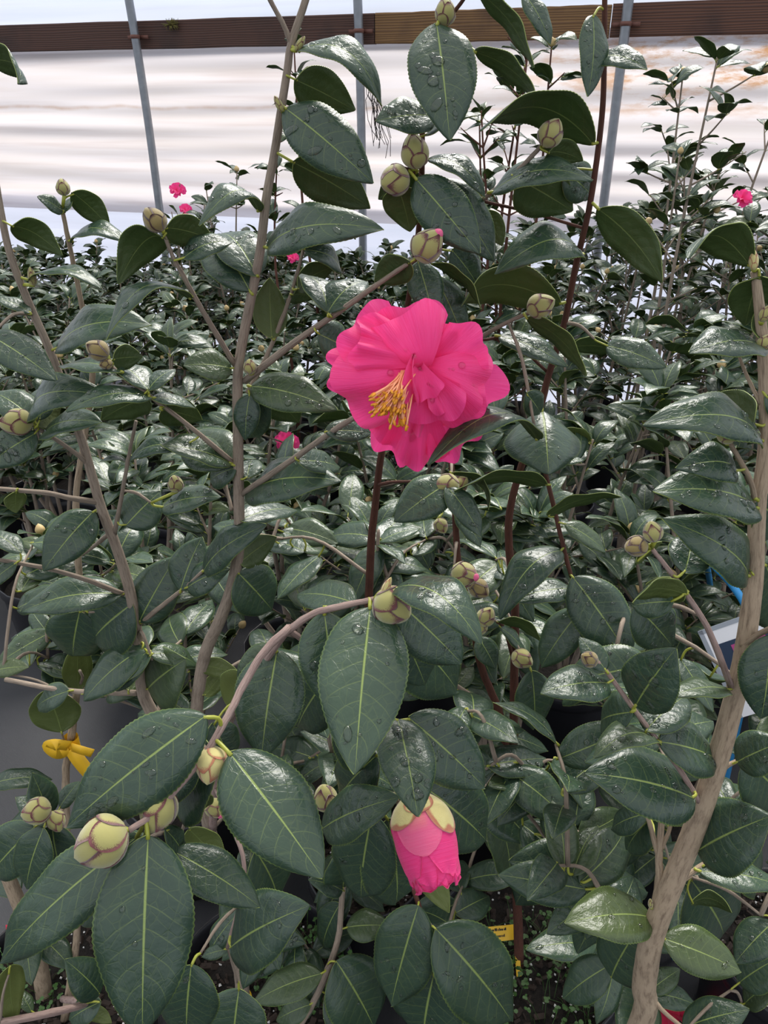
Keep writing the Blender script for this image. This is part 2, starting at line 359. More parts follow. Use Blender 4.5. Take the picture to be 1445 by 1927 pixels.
def leaf_mesh(name, G, N, U, V, stalk=None, thick=.0006, stalk_r=.0013):
    nu, nv = G.shape[0]-1, G.shape[1]-1; nn = (nu+1)*(nv+1)
    vs = np.vstack([G.reshape(-1, 3), (G-N*thick).reshape(-1, 3)]); uv = np.stack([U, V*.5+.5], -1).reshape(-1, 2); uv = np.vstack([uv, uv])
    I = lambda i, j: i*(nv+1)+j
    f = []; mi = []
    for i in range(nu):
        for j in range(nv):
            q = (I(i, j), I(i+1, j), I(i+1, j+1), I(i, j+1)); f.append(q); mi.append(0); f.append(tuple(k+nn for k in q[::-1])); mi.append(1)
        for j in (0, nv):
            q = (I(i, j), I(i, j)+nn, I(i+1, j)+nn, I(i+1, j)); f.append(q if j == 0 else q[::-1]); mi.append(2)
    b = MB(); b.v = [tuple(x) for x in vs]; b.f = f; b.m = mi; b.uv = [tuple(x) for x in uv]
    if stalk is not None:
        v, ff, _ = tube(stalk, stalk_r, 6); b.add(v, ff, 3)
    return b.build(name, [leaf_top, leaf_und, leaf_edge, petiole_m])
def drops_mesh(G, N, n, rnd, big=1.0):
    b = MB(); nu, nv = G.shape[0]-1, G.shape[1]-1; n = int(n*1.5+.5)
    for k in range(n):
        i = int(nu*rnd.uniform(.12, .86)); j = rnd.uniform(.12, .88)*nv; j0 = int(j); w = j-j0
        p = G[i, j0]*(1-w)+G[i, min(j0+1, nv)]*w; nn = N[i, j0]*(1-w)+N[i, min(j0+1, nv)]*w; nn = nn/np.linalg.norm(nn)
        t1 = np.cross(nn, [.3, .9, .1]); t1 /= np.linalg.norm(t1); t2 = np.cross(nn, t1); an = rnd.uniform(0, 3.14)
        t1, t2 = t1*math.cos(an)+t2*math.sin(an), t2*math.cos(an)-t1*math.sin(an)
        r = 1.12*big*min(.0030, .0006+rnd.expovariate(1/.0008)); el = rnd.choice((1, 1, 1.2, 1.9)); p = p-nn*.0001
        v = [p]; S = 9
        for (rr, hh) in ((1, 0), (.86, .30), (.5, .52)):
            for s in range(S):
                a = 2*math.pi*s/S; v.append(p+t1*math.cos(a)*r*rr*el+t2*math.sin(a)*r*rr+nn*hh*r)
        v.append(p+nn*.58*r)
        f = []
        for q in range(2): f += [(1+q*S+s, 1+q*S+(s+1) % S, 1+(q+1)*S+(s+1) % S, 1+(q+1)*S+s) for s in range(S)]
        f += [(1+2*S+s, 1+2*S+(s+1) % S, 1+3*S) for s in range(S)]
        b.add(v, f)
    return b.build('water_drops', [water_m])

class Plant:
    def __init__(s, name, base, label, group=None):
        s.root = empty(name, base, label, 'shrub', group); s.B = []; s.nleaf = 0
    def branch(s, pts, w0, w1, bk='g', name='branch', y1=None):
        """pts: (px, py, Y); widths in photograph pixels at both ends"""
        n = len(pts); row = []
        for i, q in enumerate(pts):
            w = w0+(w1-w0)*i/max(1, n-1); row.append((*at(*q), w/2*depth(*q)/F))
        return s.branch3(row, bk, name)
    def branch3(s, row, bk='g', name='branch', n=5, sides=10):
        Q = smooth_path(row, n); P = Q[:, :3]; r = np.maximum(Q[:, 3], .0007)
        rn = random.Random(len(s.B)*13+5)
        amp = .12 if r.max() > .008 else 1.0
        rr = np.array([x*(1+amp*(rn.uniform(-.025, .025)+(.08 if k % 7 == 3 else 0))) for k, x in enumerate(r)])
        P = P+np.array([[rn.gauss(0, 1), rn.gauss(0, 1), 0] for _ in P])*rr[:, None]*.05*amp
        v, f, uv = tube(P, rr, sides); b = MB(); b.add(v, f, 0, uv)
        o = put(name, b.build(name, [BARK[bk]]), s.root)
        s.B.append((P, r)); return o
    def near_px(s, px, py):
        best = None
        for P, r in s.B:
            for p, rr in zip(P, r):
                x, y = to_px(p); d = (x-px)**2+(y-py)**2
                if best is None or d < best[0]: best = (d, p, rr)
        return best
    def near(s, p):
        p = np.array(p); best = (9, None, 0)
        for P, r in s.B:
            d = np.linalg.norm(P-p, axis=1); k = int(d.argmin())
            if d[k] < best[0]: best = (d[k], P[k], r[k])
        return best
    def attach(s, base, rad=.0013):
        """stalk from the nearest wood to a leaf base; a twig carries it when the wood is far"""
        base = np.array(base); d, q, r = s.near(base)
        if d > .035:
            e = base+(q-base)*(.012/d); m = (q+e)/2+np.array([0, 0, .10*d])
            s.branch3([(*q, max(.0012, min(.0024, r*.6))), (*m, .0017), (*e, .0012)], 'g', 'twig', 5, 6); q = e
        return q
    def leaf(s, bx, by, tx, ty, Y=None, dY=-.02, wr=.52, roll=20, sag=.08, fold=.30, tone=0., drops=0, a=.5, side=0., twist=0., rec=.30, pa=.66, pb=.92, big=1.0, flip=False):
        if Y is None:
            _, p, _ = s.near_px(bx, by); Y = float(p[1])-.004
        B = at(bx, by, Y); T = at(tx, ty, Y+dY); return s.leaf3(B, T, wr, roll, sag, fold, tone, drops, a, side, twist, rec, pa, pb, big, flip)
    def leaf3(s, B, T, wr=.52, roll=20, sag=.08, fold=.30, tone=0., drops=0, a=.5, side=0., twist=0., rec=.30, pa=.66, pb=.92, big=1.0, flip=False, normal=None):
        s.nleaf += 1; ax = T-B; L = ax.length; ax.normalize()
        if normal is None:
            c = (Vector((0, 0, CZ))-(B+T)/2); n0 = (c-ax*c.dot(ax)).normalized(); rr = math.radians(roll)
            n1 = Matrix.Rotation(rr, 3, ax) @ n0; n2 = Matrix.Rotation(-rr, 3, ax) @ n0
            hi, lo = (n1, n2) if n1.z > n2.z else (n2, n1); nrm = lo if flip else hi
        else: nrm = (normal-ax*normal.dot(ax)).normalized()
        yv = nrm.cross(ax); M = Matrix(((ax.x, yv.x, nrm.x, B.x), (ax.y, yv.y, nrm.y, B.y), (ax.z, yv.z, nrm.z, B.z), (0, 0, 0, 1)))
        G, N, U, V = leaf_grid(L, L*wr, sag, a, fold, rec, .014, side, twist, seed=s.nleaf*7+len(s.root.name), pa=pa, pb=pb)
        q = s.attach(B); ql = M.inverted() @ Vector(q)
        mid = (np.array(ql)+np.array([-.006, 0, .0]))*.5
        st = smooth_path([np.array(ql), mid, np.array([.002, 0, .0003])], 3)
        o = put('leaf', leaf_mesh('leaf', G, N, U, V, st, stalk_r=.0013 if L > .06 else .0009), s.root, M)
        o['tone'] = float(tone)
        if drops:
            w = bpy.data.objects.new('water_drops', drops_mesh(G, N, drops, random.Random(s.nleaf*3+1), big)); COL.objects.link(w); w.parent = o; w['kind'] = 'stuff'
        return o

# ------------------------------------------------------------------ buds
def bud_profile(h, kind):
    if kind == 'round': return math.sin(math.pi*min(1, max(0, h))**.85)**.62
    return math.sin(math.pi*min(1, max(0, h))**.78)**.70
def bud_patch(Lb, Rb, a0, da, h0, h1, off, prof, nh=9, na=8, tipf=.0, pw=2.2):
    v = []; uv = []
    for i in range(nh+1):
        t = i/nh; h = h0+(h1-h0)*t; wd = da*max(0.02, (1-t**pw))**.55
        for j in range(na+1):
            s = -1+2*j/na; a = a0+s*wd; r = Rb*prof(h)+off*(.25+.75*min(1, t*3)); e = max(abs(s), t**1.5)
            v.append((r*math.cos(a), r*math.sin(a), h*Lb)); uv.append((e, t))
    f = [(i*(na+1)+j, i*(na+1)+j+1, (i+1)*(na+1)+j+1, (i+1)*(na+1)+j) for i in range(nh) for j in range(na)]
    n = len(v); rim = [i*(na+1) for i in range(nh+1)]+[nh*(na+1)+j for j in range(1, na+1)]+[i*(na+1)+na for i in range(nh-1, -1, -1)]
    for k in rim:                       # the scale's edge turns down to the bud beneath
        x, y, z = v[k]; q = max(0, 1-off*1.1/max(1e-6, math.hypot(x, y))); v.append((x*q, y*q, z)); uv.append((1, 1))
    f += [(rim[k], n+k, n+k+1, rim[k+1]) for k in range(len(rim)-1)]
    return v, f, uv
def lathe(prof, n=16, z=1.0):
    v = []; f = []; m = len(prof)
    for (r, zz) in prof:
        for k in range(n): a = 2*math.pi*k/n; v.append((r*math.cos(a), r*math.sin(a), zz*z))
    f = [(i*n+k, i*n+(k+1) % n, (i+1)*n+(k+1) % n, (i+1)*n+k) for i in range(m-1) for k in range(n)]
    return v, f
BUDS = {}
def bud_meshes(kind):
    if kind in BUDS: return BUDS[kind]
    prof = lambda h: bud_profile(h, 'round' if kind in ('green', 'dark') else 'pear')
    sm = {'green': bud_scale, 'dark': bud_scale_dark, 'pink': bud_scale, 'pear': bud_pale}[kind]
    body = MB(); v, f = lathe([(.44*prof(h/14)+1e-4, h/14) for h in range(15)], 16); body.add(v, f, 0, [(.3, .3)]*len(v))
    if kind == 'pink':
        v, f = lathe([(.15*math.sin(math.pi*min(1, .30+.70*h/7))**.8+1e-4, .86+.17*h/7) for h in range(8)], 12); body.add(v, f, 1, [(.6, .5)]*len(v))
    bm = body.build('bud_core', [sm, petal_bud]); parts = []
    spec = [(0.3, .95, .0, .94, .012), (2.4, .95, .0, .95, .014), (4.5, .95, .0, .93, .016), (1.4, .85, .0, .76, .03), (3.5, .85, .0, .70, .032), (5.7, .85, .0, .64, .034), (.5, .9, .0, .38, .048), (2.7, .9, .0, .32, .05)]
    for (a0, da, h0, h1, off) in spec:
        v, f, uv = bud_patch(1, .45, a0, da, h0+.015, h1, off, prof); parts.append(mesh('scale', v, f, [sm], None, uv))
    BUDS[kind] = (bm, parts); return BUDS[kind]
def bud(plant, px, py, rad, ang, Y=None, kind='green', tow=.35, spin=0., ratio=1.15):
    """centre pixel, half width in pixels, screen direction of the tip (degrees, 90 = up), tow = lean to the viewer"""
    if Y is None:
        _, p, _ = plant.near_px(px-math.cos(math.radians(ang))*rad, py+math.sin(math.radians(ang))*rad); Y = float(p[1])-.006
    c = at(px, py, Y); Rm = rad*depth(px, py, Y)/F; a = math.radians(ang)
    up = Vector((0, _sp, _cp)); fw = Vector((0, _cp, -_sp)); d = (Vector((math.cos(a), 0, 0))+up*math.sin(a)-fw*tow).normalized()
    Lb = 2*Rm*ratio; S = Matrix.Diagonal((Rm/.485, Rm/.485, Lb, 1))
    base = c-d*Lb*.5; M = Matrix.Translation(base) @ d.to_track_quat('Z', 'Y').to_matrix().to_4x4() @ Matrix.Rotation(spin, 4, 'Z') @ S
    bm, parts = bud_meshes(kind); o = put('bud', bm, plant.root, M)
    for p in parts:
        c2 = bpy.data.objects.new('bud_scale', p); COL.objects.link(c2); c2.parent = o
    q = plant.attach(base)
    v, f, uv = tube([np.array(q), np.array(base+d*Lb*.05)], [.0014, .0018], 6)
    b = MB(); b.add(v, f, 0, uv); put('bud_stalk', b.build('bud_stalk', [petiole_m]), plant.root)
    return o

# ------------------------------------------------------------------ pots
POTS = []
def settle(x, y, r=.13):                 # nudge a potted shrub until its pot stands clear of the others
    for _ in range(300):
        hit = False
        for (a, b_, q) in POTS:
            dx, dy = x-a, y-b_; d = math.hypot(dx, dy); need = 1.012*(r+q)+.004
            if d < need:
                if d < 1e-4: dx, dy, d = .01, .005, .011
                x += dx/d*(need-d+.003); y += dy/d*(need-d+.003); hit = True
        if not hit: return x, y
    return None
def pot(name, x, y, label, h=.25, r=.15, group=None, detail=True, sx=1.0):
    e = empty(name, (x, y, 0), label, 'pot', group); POTS.append((x, y, r))
    pr = [(.80, 0), (.82, .01), (.86, .25), (.90, .5), (.95, .80), (.955, .86), (1.0, .87), (1.01, .93), (1.0, .985), (.985, 1.0), (.965, .99), (.95, .93), (.93, .80), (.84, .05)]
    v, f = lathe([(a*r, b*h) for a, b in pr], 40 if detail else 18); b = MB(); b.add(v, f)
    link('pot_wall', b.build('pot_wall', [pot_m]), e)
    rr = random.Random(int(x*100)+int(y*1000)); b = MB(); n = 22; v = [(0, 0, h*.86)]; f = []
    for i in range(1, 9):
        for k in range(n):
            a = 2*math.pi*k/n; q = r*.935*i/8; v.append((q*math.cos(a), q*math.sin(a), h*.84+(rr.uniform(-.004, .006) if i < 8 else 0)))
    f += [(0, 1+k, 1+(k+1) % n) for k in range(n)]+[(1+i*n+k, 1+(i+1)*n+k, 1+(i+1)*n+(k+1) % n, 1+i*n+(k+1) % n) for i in range(7) for k in range(n)]
    b.add(v, f); o = link('soil', b.build('soil', [soil_m]), e)
    if detail:
        b = MB()
        for k in range(420):
            a = rr.uniform(0, 6.28); q = r*.9*math.sqrt(rr.random()); m = 0 if rr.random() < .28 else 1; s = rr.uniform(.0015, .0036) if m == 0 else rr.uniform(.003, .009)
            M = Matrix.Translation((q*math.cos(a), q*math.sin(a), h*.85+.002)) @ Matrix.Rotation(rr.uniform(0, 6), 4, Vector((rr.random(), rr.random(), rr.random()+.1)).normalized())
            if m == 0:
                vv = [M @ (Vector(d)*s) for d in ((1, 0, 0), (-1, 0, 0), (0, 1, 0), (0, -1, 0), (0, 0, 1), (0, 0, -1))]
                b.add(vv, [(0, 2, 4), (2, 1, 4), (1, 3, 4), (3, 0, 4), (2, 0, 5), (1, 2, 5), (3, 1, 5), (0, 3, 5)], 0)
            else: b.box((0, 0, 0), (s*2.2, s, s*.5), 1, M)
        o = link('perlite_and_bark_chips', b.build('chips', [perlite_m, chip_m], False), e); o['kind'] = 'stuff'
    return e
SOIL = .25*.85

# ------------------------------------------------------------------ foreground shrub with the open flower
b1 = at(458, 1885, .72)
pot('nursery_pot', b1.x+.03, .74, 'black plastic nursery pot holding the shrub with the open pink flower', r=.152)
A = Plant('camellia_shrub', (b1.x, .72, SOIL), 'camellia shrub bearing the big open pink flower on grey-brown stems')
A.branch([(459, 1925, .722), (455, 1850, .72), (440, 1750, .71), (392, 1550, .70), (372, 1400, .69), (370, 1334, .69), (385, 1234, .69), (415, 1164, .68), (436, 1104, .68), (450, 1024, .68), (449, 940, .68), (448, 832, .68), (447, 722, .68), (452, 667, .68), (470, 572, .68), (489, 475, .68), (501, 375, .68), (517, 285, .68), (530, 200, .67), (541, 130, .67), (548, 82, .67), (575, 0, .67), (592, -70, .67)], 27, 13, 'g', 'stem')
A.branch([(385, 1530, .70), (345, 1440, .715), (285, 1339, .72), (267, 1294, .72), (260, 1214, .72), (250, 1139, .72), (235, 1079, .72), (215, 1019, .72), (192, 960, .72), (172, 892, .72), (155, 832, .72), (115, 717, .72), (95, 662, .72), (55, 572, .72), (20, 482, .71), (2, 400, .71), (-12, 320, .71), (-40, 200, .70), (-60, 100, .70)], 25, 11, 'g', 'stem')
BR_A = [
 ([(548, 86, .67), (535, 50, .668), (508, 0, .665), (495, -40, .66)], 10, 8), ([(460, 717, .68), (560, 640, .655), (640, 585, .64), (722, 527, .625), (780, 488, .61)], 14, 8),
 ([(455, 930, .68), (540, 872, .64), (640, 802, .60), (705, 765, .58), (775, 715, .565)], 12, 9), ([(443, 688, .68), (390, 600, .66), (345, 520, .645), (325, 482, .64), (308, 440, .635)], 11, 7),
 ([(440, 872, .68), (360, 805, .66), (275, 740, .645), (210, 690, .64)], 10, 7), ([(465, 740, .68), (500, 675, .70), (530, 602, .71), (552, 540, .715), (572, 465, .72)], 10, 6),
 ([(187, 945, .72), (130, 937, .70), (90, 928, .69), (0, 920, .68), (-40, 915, .67)], 11, 8), ([(165, 872, .72), (145, 855, .71), (110, 830, .70), (68, 805, .69)], 10, 7),
 ([(232, 1118, .72), (160, 1090, .69), (85, 1069, .67), (0, 1054, .65), (-30, 1050, .64)], 10, 7), ([(262, 1174, .72), (305, 1140, .71), (350, 1104, .70), (385, 1072, .69)], 10, 6),
 ([(205, 1005, .72), (180, 1025, .73), (155, 1044, .74)], 9, 6), ([(215, 1005, .72), (225, 955, .71), (240, 870, .70), (256, 792, .70)], 9, 6),
 ([(436, 960, .68), (430, 935, .69), (424, 910, .70)], 8, 6), ([(258, 1304, .72), (200, 1303, .73), (120, 1299, .75), (10, 1279, .77)], 12, 9)]
for p, w0, w1 in BR_A: A.branch(p, w0, w1, 'g')
# the near drooping branch
A.branch([(400, 1560, .70), (405, 1480, .58), (425, 1378, .46), (460, 1312, .42), (505, 1236, .395), (545, 1180, .385)], 16, 13, 'p')
A.branch([(538, 1190, .385), (590, 1155, .385), (650, 1139, .385), (704, 1128, .385)], 15, 11, 'p')
A.branch([(545, 1180, .385), (498, 1225, .375), (458, 1290, .36), (430, 1345, .345), (395, 1405, .33), (345, 1470, .315), (290, 1530, .30), (242, 1563, .29)], 16, 12, 'p')
A.branch([(545, 1186, .39), (600, 1230, .405), (660, 1310, .42), (720, 1400, .425), (772, 1488, .42)], 12, 9, 'p')
A.branch([(405, 1480, .58), (440, 1560, .50), (460, 1650, .47), (428, 1784, .455)], 10, 7, 'p')
LF = A.leaf
# leaves along the upper stem
LF(560, 95, 718, 198, sag=.30, roll=50, wr=.42, drops=7, a=.55)
LF(556, 150, 668, 208, dY=.03, roll=172, wr=.62, sag=.12)
LF(536, 203, 702, 345, dY=-.03, roll=12, wr=.50, sag=.07, drops=16)
LF(551, 305, 697, 391, dY=.02, roll=168, wr=.55, sag=.10)
LF(503, 468, 722, 432, dY=-.05, roll=38, wr=.40, sag=.17, drops=16, a=.45)
LF(487, 397, 375, 425, dY=-.05, roll=58, wr=.50, sag=.34, drops=6, a=.35)
LF(470, 548, 395, 458, dY=.05, roll=25, wr=.72, sag=.16, drops=8)
LF(484, 520, 415, 440, dY=.06, roll=30, wr=.6, sag=.15, drops=6)
LF(511, 637, 507, 523, dY=.02, roll=170, wr=.60, sag=.05, tone=.30)
LF(470, 727, 634, 772, dY=-.03, roll=28, wr=.48, sag=.10, drops=14, tone=.25)
LF(470, 742, 462, 828, dY=-.01, roll=20, wr=.62, drops=4)
LF(494, 742, 468, 825, dY=.03, roll=10, wr=.5, drops=3)
LF(500, 735, 562, 795, dY=.05, roll=165, wr=.6)
LF(465, 928, 642, 905, dY=-.05, roll=42, wr=.52, sag=.12, drops=18)
LF(612, 812, 698, 816, dY=.02, roll=30, wr=.5, drops=8)
LF(560, 868, 640, 880, dY=.04, roll=40, wr=.5, drops=4)
LF(436, 694, 345, 688, dY=-.02, roll=35, wr=.80, sag=.10, fold=.35, tone=.3)
LF(434, 872, 302, 838, dY=-.03, roll=50, wr=.62, sag=.08, fold=.45, drops=3, tone=.15)
LF(436, 875, 348, 822, dY=.05, roll=20, wr=.75, tone=.15)
LF(345, 840, 245, 868, dY=.0, roll=45, wr=.45, sag=.22, Y=.66)
LF(305, 955, 416, 935, dY=-.02, roll=48, wr=.55, drops=12, Y=.70)
LF(236, 990, 302, 925, dY=.03, roll=15, wr=.95)
LF(445, 880, 395, 905, dY=.03, roll=30, wr=.6, drops=4)
LF(465, 900, 475, 865, dY=.04, roll=20, wr=.7, drops=5)
LF(450, 980, 560, 960, dY=.06, roll=55, wr=.5)
# twig with the round bud
LF(308, 446, 222, 535, dY=.01, roll=150, wr=.62, sag=.28, a=.35)
LF(312, 428, 402, 452, dY=.03, roll=160, wr=.62, sag=.12)
LF(345, 486, 438, 455, dY=.02, roll=45, wr=.6, sag=.15, drops=5)
LF(360, 562, 200, 640, dY=-.06, roll=68, wr=.42, sag=.30, a=.4, drops=4)
LF(617, 588, 690, 530, dY=.04, roll=45, wr=.70, sag=.15, drops=3)
LF(617, 588, 572, 518, dY=.05, roll=50, wr=.65, sag=.15, drops=3)
LF(598, 628, 655, 660, dY=.03, roll=20, wr=.8)
LF(560, 545, 632, 500, dY=.03, roll=150, wr=.55, sag=.15)
LF(572, 470, 640, 520, dY=.04, roll=55, wr=.5, sag=.2)
LF(550, 555, 590, 560, dY=.04, roll=150, wr=.5)
LF(572, 465, 668, 450, dY=.05, roll=60, wr=.5, sag=.25)
LF(772, 494, 705, 530, dY=.03, roll=165, wr=.60, sag=.05)
# twig with the dark bud
LF(278, 733, 212, 683, dY=.03, roll=55, wr=.75, sag=.1, fold=.4); LF(278, 735, 330, 695, dY=.03, roll=55, wr=.7, sag=.1)
LF(285, 748, 125, 775, dY=-.04, roll=52, wr=.42, sag=.15, drops=10)
LF(278, 752, 190, 790, dY=.02, roll=150, wr=.55, sag=.1)
LF(212, 676, 268, 672, dY=.02, roll=160, wr=.85, sag=.1)
LF(285, 750, 368, 768, dY=.02, roll=60, wr=.5, sag=.1)
LF(230, 700, 112, 690, dY=.03, roll=70, wr=.55, sag=.08)
LF(303, 772, 380, 790, dY=.05, roll=160, wr=.5)
# left stem
LF(22, 425, 117, 481, dY=.02, roll=150, wr=.62, sag=.22, a=.4)
LF(-32, 112, 34, 158, Y=.695, dY=-.03, roll=115, wr=.62, sag=.25, a=.6)
LF(52, 527, 190, 543, dY=-.02, roll=72, wr=.42, sag=.18, a=.6)
LF(107, 655, 285, 612, dY=-.03, roll=48, wr=.48, sag=.16, drops=3)
LF(-25, 628, 106, 716, dY=-.02, roll=25, wr=.52, sag=.06, drops=8, Y=.66)
LF(58, 588, -12, 560, dY=.0, roll=50, wr=.55)
LF(66, 787, 207, 745, dY=-.03, roll=45, wr=.50, sag=.26, a=.42)
LF(66, 790, -14, 738, dY=.02, roll=28, wr=.70, sag=.1)
LF(68, 815, -30, 880, dY=-.03, roll=20, wr=.68, drops=14, big=1.4)
LF(80, 818, 192, 795, dY=-.03, roll=55, wr=.52, sag=.12)
LF(70, 800, 115, 760, dY=.04, roll=165, wr=.6, tone=.4); LF(75, 790, 95, 720, dY=.05, roll=20, wr=.5)
LF(176, 962, 82, 1074, dY=-.05, roll=15, wr=.62, sag=.1, drops=9)
LF(228, 1118, 40, 1152, dY=-.03, roll=35, wr=.50, sag=.14, fold=.38, drops=3)
LF(262, 1170, 332, 1046, dY=.03, roll=12, wr=.66, sag=.06, drops=5)
LF(250, 1135, 175, 1205, dY=.03, roll=20, wr=.80)
LF(150, 1150, 138, 1235, dY=.02, roll=15, wr=.8, drops=2, Y=.74)
LF(383, 1075, 502, 988, dY=-.03, roll=42, wr=.42, sag=.1, drops=8)
LF(352, 1106, 432, 1070, dY=-.01, roll=30, wr=.66, drops=5)
LF(340, 1110, 380, 1010, dY=.03, roll=20, wr=.75, drops=8)
LF(448, 1078, 512, 1148, dY=.02, roll=14, wr=.85, sag=.05, drops=5)
LF(450, 1060, 520, 1010, dY=.04, roll=160, wr=.6)
LF(278, 1297, 350, 1240, dY=-.02, roll=18, wr=.95, tone=.3, drops=2)
LF(30, 925, 30, 965, dY=.0, roll=160, wr=.9, tone=.35); LF(40, 1040, -20, 1000, dY=.02, roll=40, wr=.6); LF(30, 1060, -30, 1110, dY=-.02, roll=30, wr=.5)
LF(160, 1305, 210, 1270, dY=.02, roll=30, wr=.5); LF(240, 1300, 265, 1250, dY=.04, roll=160, wr=.5); LF(130, 1300, 70, 1330, dY=.02, roll=30, wr=.5)
LF(372, 1250, 450, 1268, dY=.0, roll=160, wr=.5, tone=.5); LF(430, 1330, 498, 1292, dY=-.04, roll=160, wr=.75, tone=.7, Y=.6); LF(385, 1310, 430, 1260, dY=.03, roll=150, wr=.6, tone=.5)
# near branch: the big leaves
LF(388, 1346, 126, 1556, Y=.335, dY=-.035, roll=10, wr=.47, sag=.10, drops=14, fold=.12)
LF(697, 1142, 668, 1457, Y=.38, dY=-.085, roll=6, wr=.52, sag=.06, drops=6, fold=.16, rec=.1)
LF(610, 1152, 628, 1338, Y=.385, dY=-.03, roll=8, wr=.64, sag=.06, drops=5)
LF(522, 1222, 492, 1428, Y=.40, dY=-.04, roll=10, wr=.68, sag=.08, drops=3)
LF(520, 1215, 446, 1292, Y=.41, dY=-.01, roll=15, wr=.60, tone=.2)
LF(432, 1417, 607, 1652, Y=.325, dY=-.055, roll=10, wr=.56, sag=.06, fold=.14)
LF(279, 1572, 268, 1950, Y=.292, dY=-.06, roll=6, wr=.51, sag=.07, fold=.14, rec=.1, drops=2)
LF(262, 1572, 0, 1812, Y=.30, dY=-.03, roll=22, wr=.36, sag=.10, fold=.3)
LF(275, 1575, 150, 1735, Y=.31, dY=.0, roll=30, wr=.45, sag=.08, fold=.3)
LF(326, 1602, 488, 1706, Y=.36, dY=-.02, roll=18, wr=.50, sag=.08)
LF(380, 1410, 300, 1500, Y=.36, dY=.01, roll=30, wr=.55); LF(400, 1408, 330, 1520, Y=.37, dY=.03, roll=40, wr=.6)
LF(400, 1360, 432, 1440, Y=.40, dY=.0, roll=20, wr=.7); LF(375, 1490, 340, 1545, Y=.40, dY=.02, roll=160, wr=.5, tone=.4)
LF(310, 1560, 345, 1620, Y=.36, dY=.01, roll=40, wr=.4); LF(240, 1590, 310, 1690, Y=.34, dY=.02, roll=30, wr=.45); LF(200, 1640, 190, 1720, Y=.33, dY=.02, roll=150, wr=.6)
LF(745, 1106, 905, 1212, Y=.38, dY=-.05, roll=38, wr=.50, sag=.24, drops=4, a=.55)
LF(752, 1135, 868, 1248, Y=.395, dY=-.01, roll=12, wr=.72, sag=.06, drops=3)
LF(740, 1160, 800, 1290, Y=.41, dY=.0, roll=12, wr=.62); LF(700, 1145, 860, 1300, Y=.42, dY=.03, roll=25, wr=.55)
LF(668, 1135, 560, 1120, Y=.40, dY=.03, roll=40, wr=.55)
LF(748, 1352, 786, 1537, Y=.42, dY=-.07, roll=14, wr=.56, sag=.06, drops=12, big=1.5)
LF(768, 1350, 912, 1482, Y=.43, dY=-.02, roll=14, wr=.66, sag=.06, drops=16)
LF(606, 1560, 752, 1500, Y=.42, dY=-.02, roll=25, wr=.50, sag=.08, drops=3, big=1.6)
LF(795, 1478, 915, 1582, Y=.425, dY=.01, roll=14, wr=.68, drops=16)
LF(640, 1330, 690, 1440, Y=.43, dY=.02, roll=30, wr=.6); LF(710, 1420, 640, 1500, Y=.44, dY=.02, roll=20, wr=.6); LF(620, 1270, 560, 1370, Y=.45, dY=.02, roll=20, wr=.6)
LF(765, 1590, 845, 1717, Y=.41, dY=-.02, roll=158, wr=.42, tone=.75, sag=.05)
LF(700, 1530, 680, 1690, Y=.44, dY=.0, roll=14, wr=.55, drops=4); LF(730, 1540, 745, 1700, Y=.45, dY=.0, roll=20, wr=.60, drops=8)
LF(434, 1783, 582, 1704, Y=.445, dY=-.02, roll=18, wr=.56, sag=.08, drops=2); LF(428, 1786, 380, 1800, Y=.455, dY=.0, roll=20, wr=.5); LF(395, 1790, 458, 1708, Y=.46, dY=.02, roll=30, wr=.48, drops=4)
LF(360, 1815, 352, 1945, Y=.40, dY=-.01, roll=12, wr=.66, drops=7); LF(450, 1860, 440, 1975, Y=.46, dY=-.02, roll=14, wr=.90, drops=8)
LF(355, 1560, 420, 1640, Y=.45, dY=.0, roll=155, wr=.5, tone=.5); LF(480, 1600, 520, 1700, Y=.52, dY=.02, roll=30, wr=.55)

# buds of this shrub
bud(A, 290, 413, 22, 130, kind='dark', spin=1); bud(A, 183, 658, 20, 150, kind='dark', spin=2); bud(A, 199, 685, 11, 200, kind='dark'); bud(A, 30, 795, 27, 185, kind='green', spin=.5)
bud(A, 806, 460, 31, 40, kind='pink', spin=1.2, tow=.7); bud(A, 470, 690, 13, 90, kind='green')
bud(A, 740, 1142, 38, -30, Y=.375, kind='green', spin=.9, tow=.6, ratio=1.05); bud(A, 396, 1440, 32, -95, Y=.325, kind='pear', spin=.4, tow=.5, ratio=1.12)
bud(A, 297, 1526, 37, -105, Y=.305, kind='green', spin=2.2, ratio=1.12); bud(A, 190, 1586, 49, 205, Y=.283, kind='green', spin=1.6, tow=.4, ratio=1.05)
bud(A, 404, 1522, 18, -45, Y=.45, kind='pink', spin=2); bud(A, 330, 910, 15, 100, Y=.70); bud(A, 612, 1500, 24, 100, Y=.47, kind='green')
bud(A, 728, 1103, 8, 65, Y=.378, kind='pear', ratio=2.6); bud(A, 60, 520, 8, 95, ratio=2.2); bud(A, 524, 195, 7, 120, ratio=2.2); bud(A, 565, 82, 7, 50, ratio=2.2)

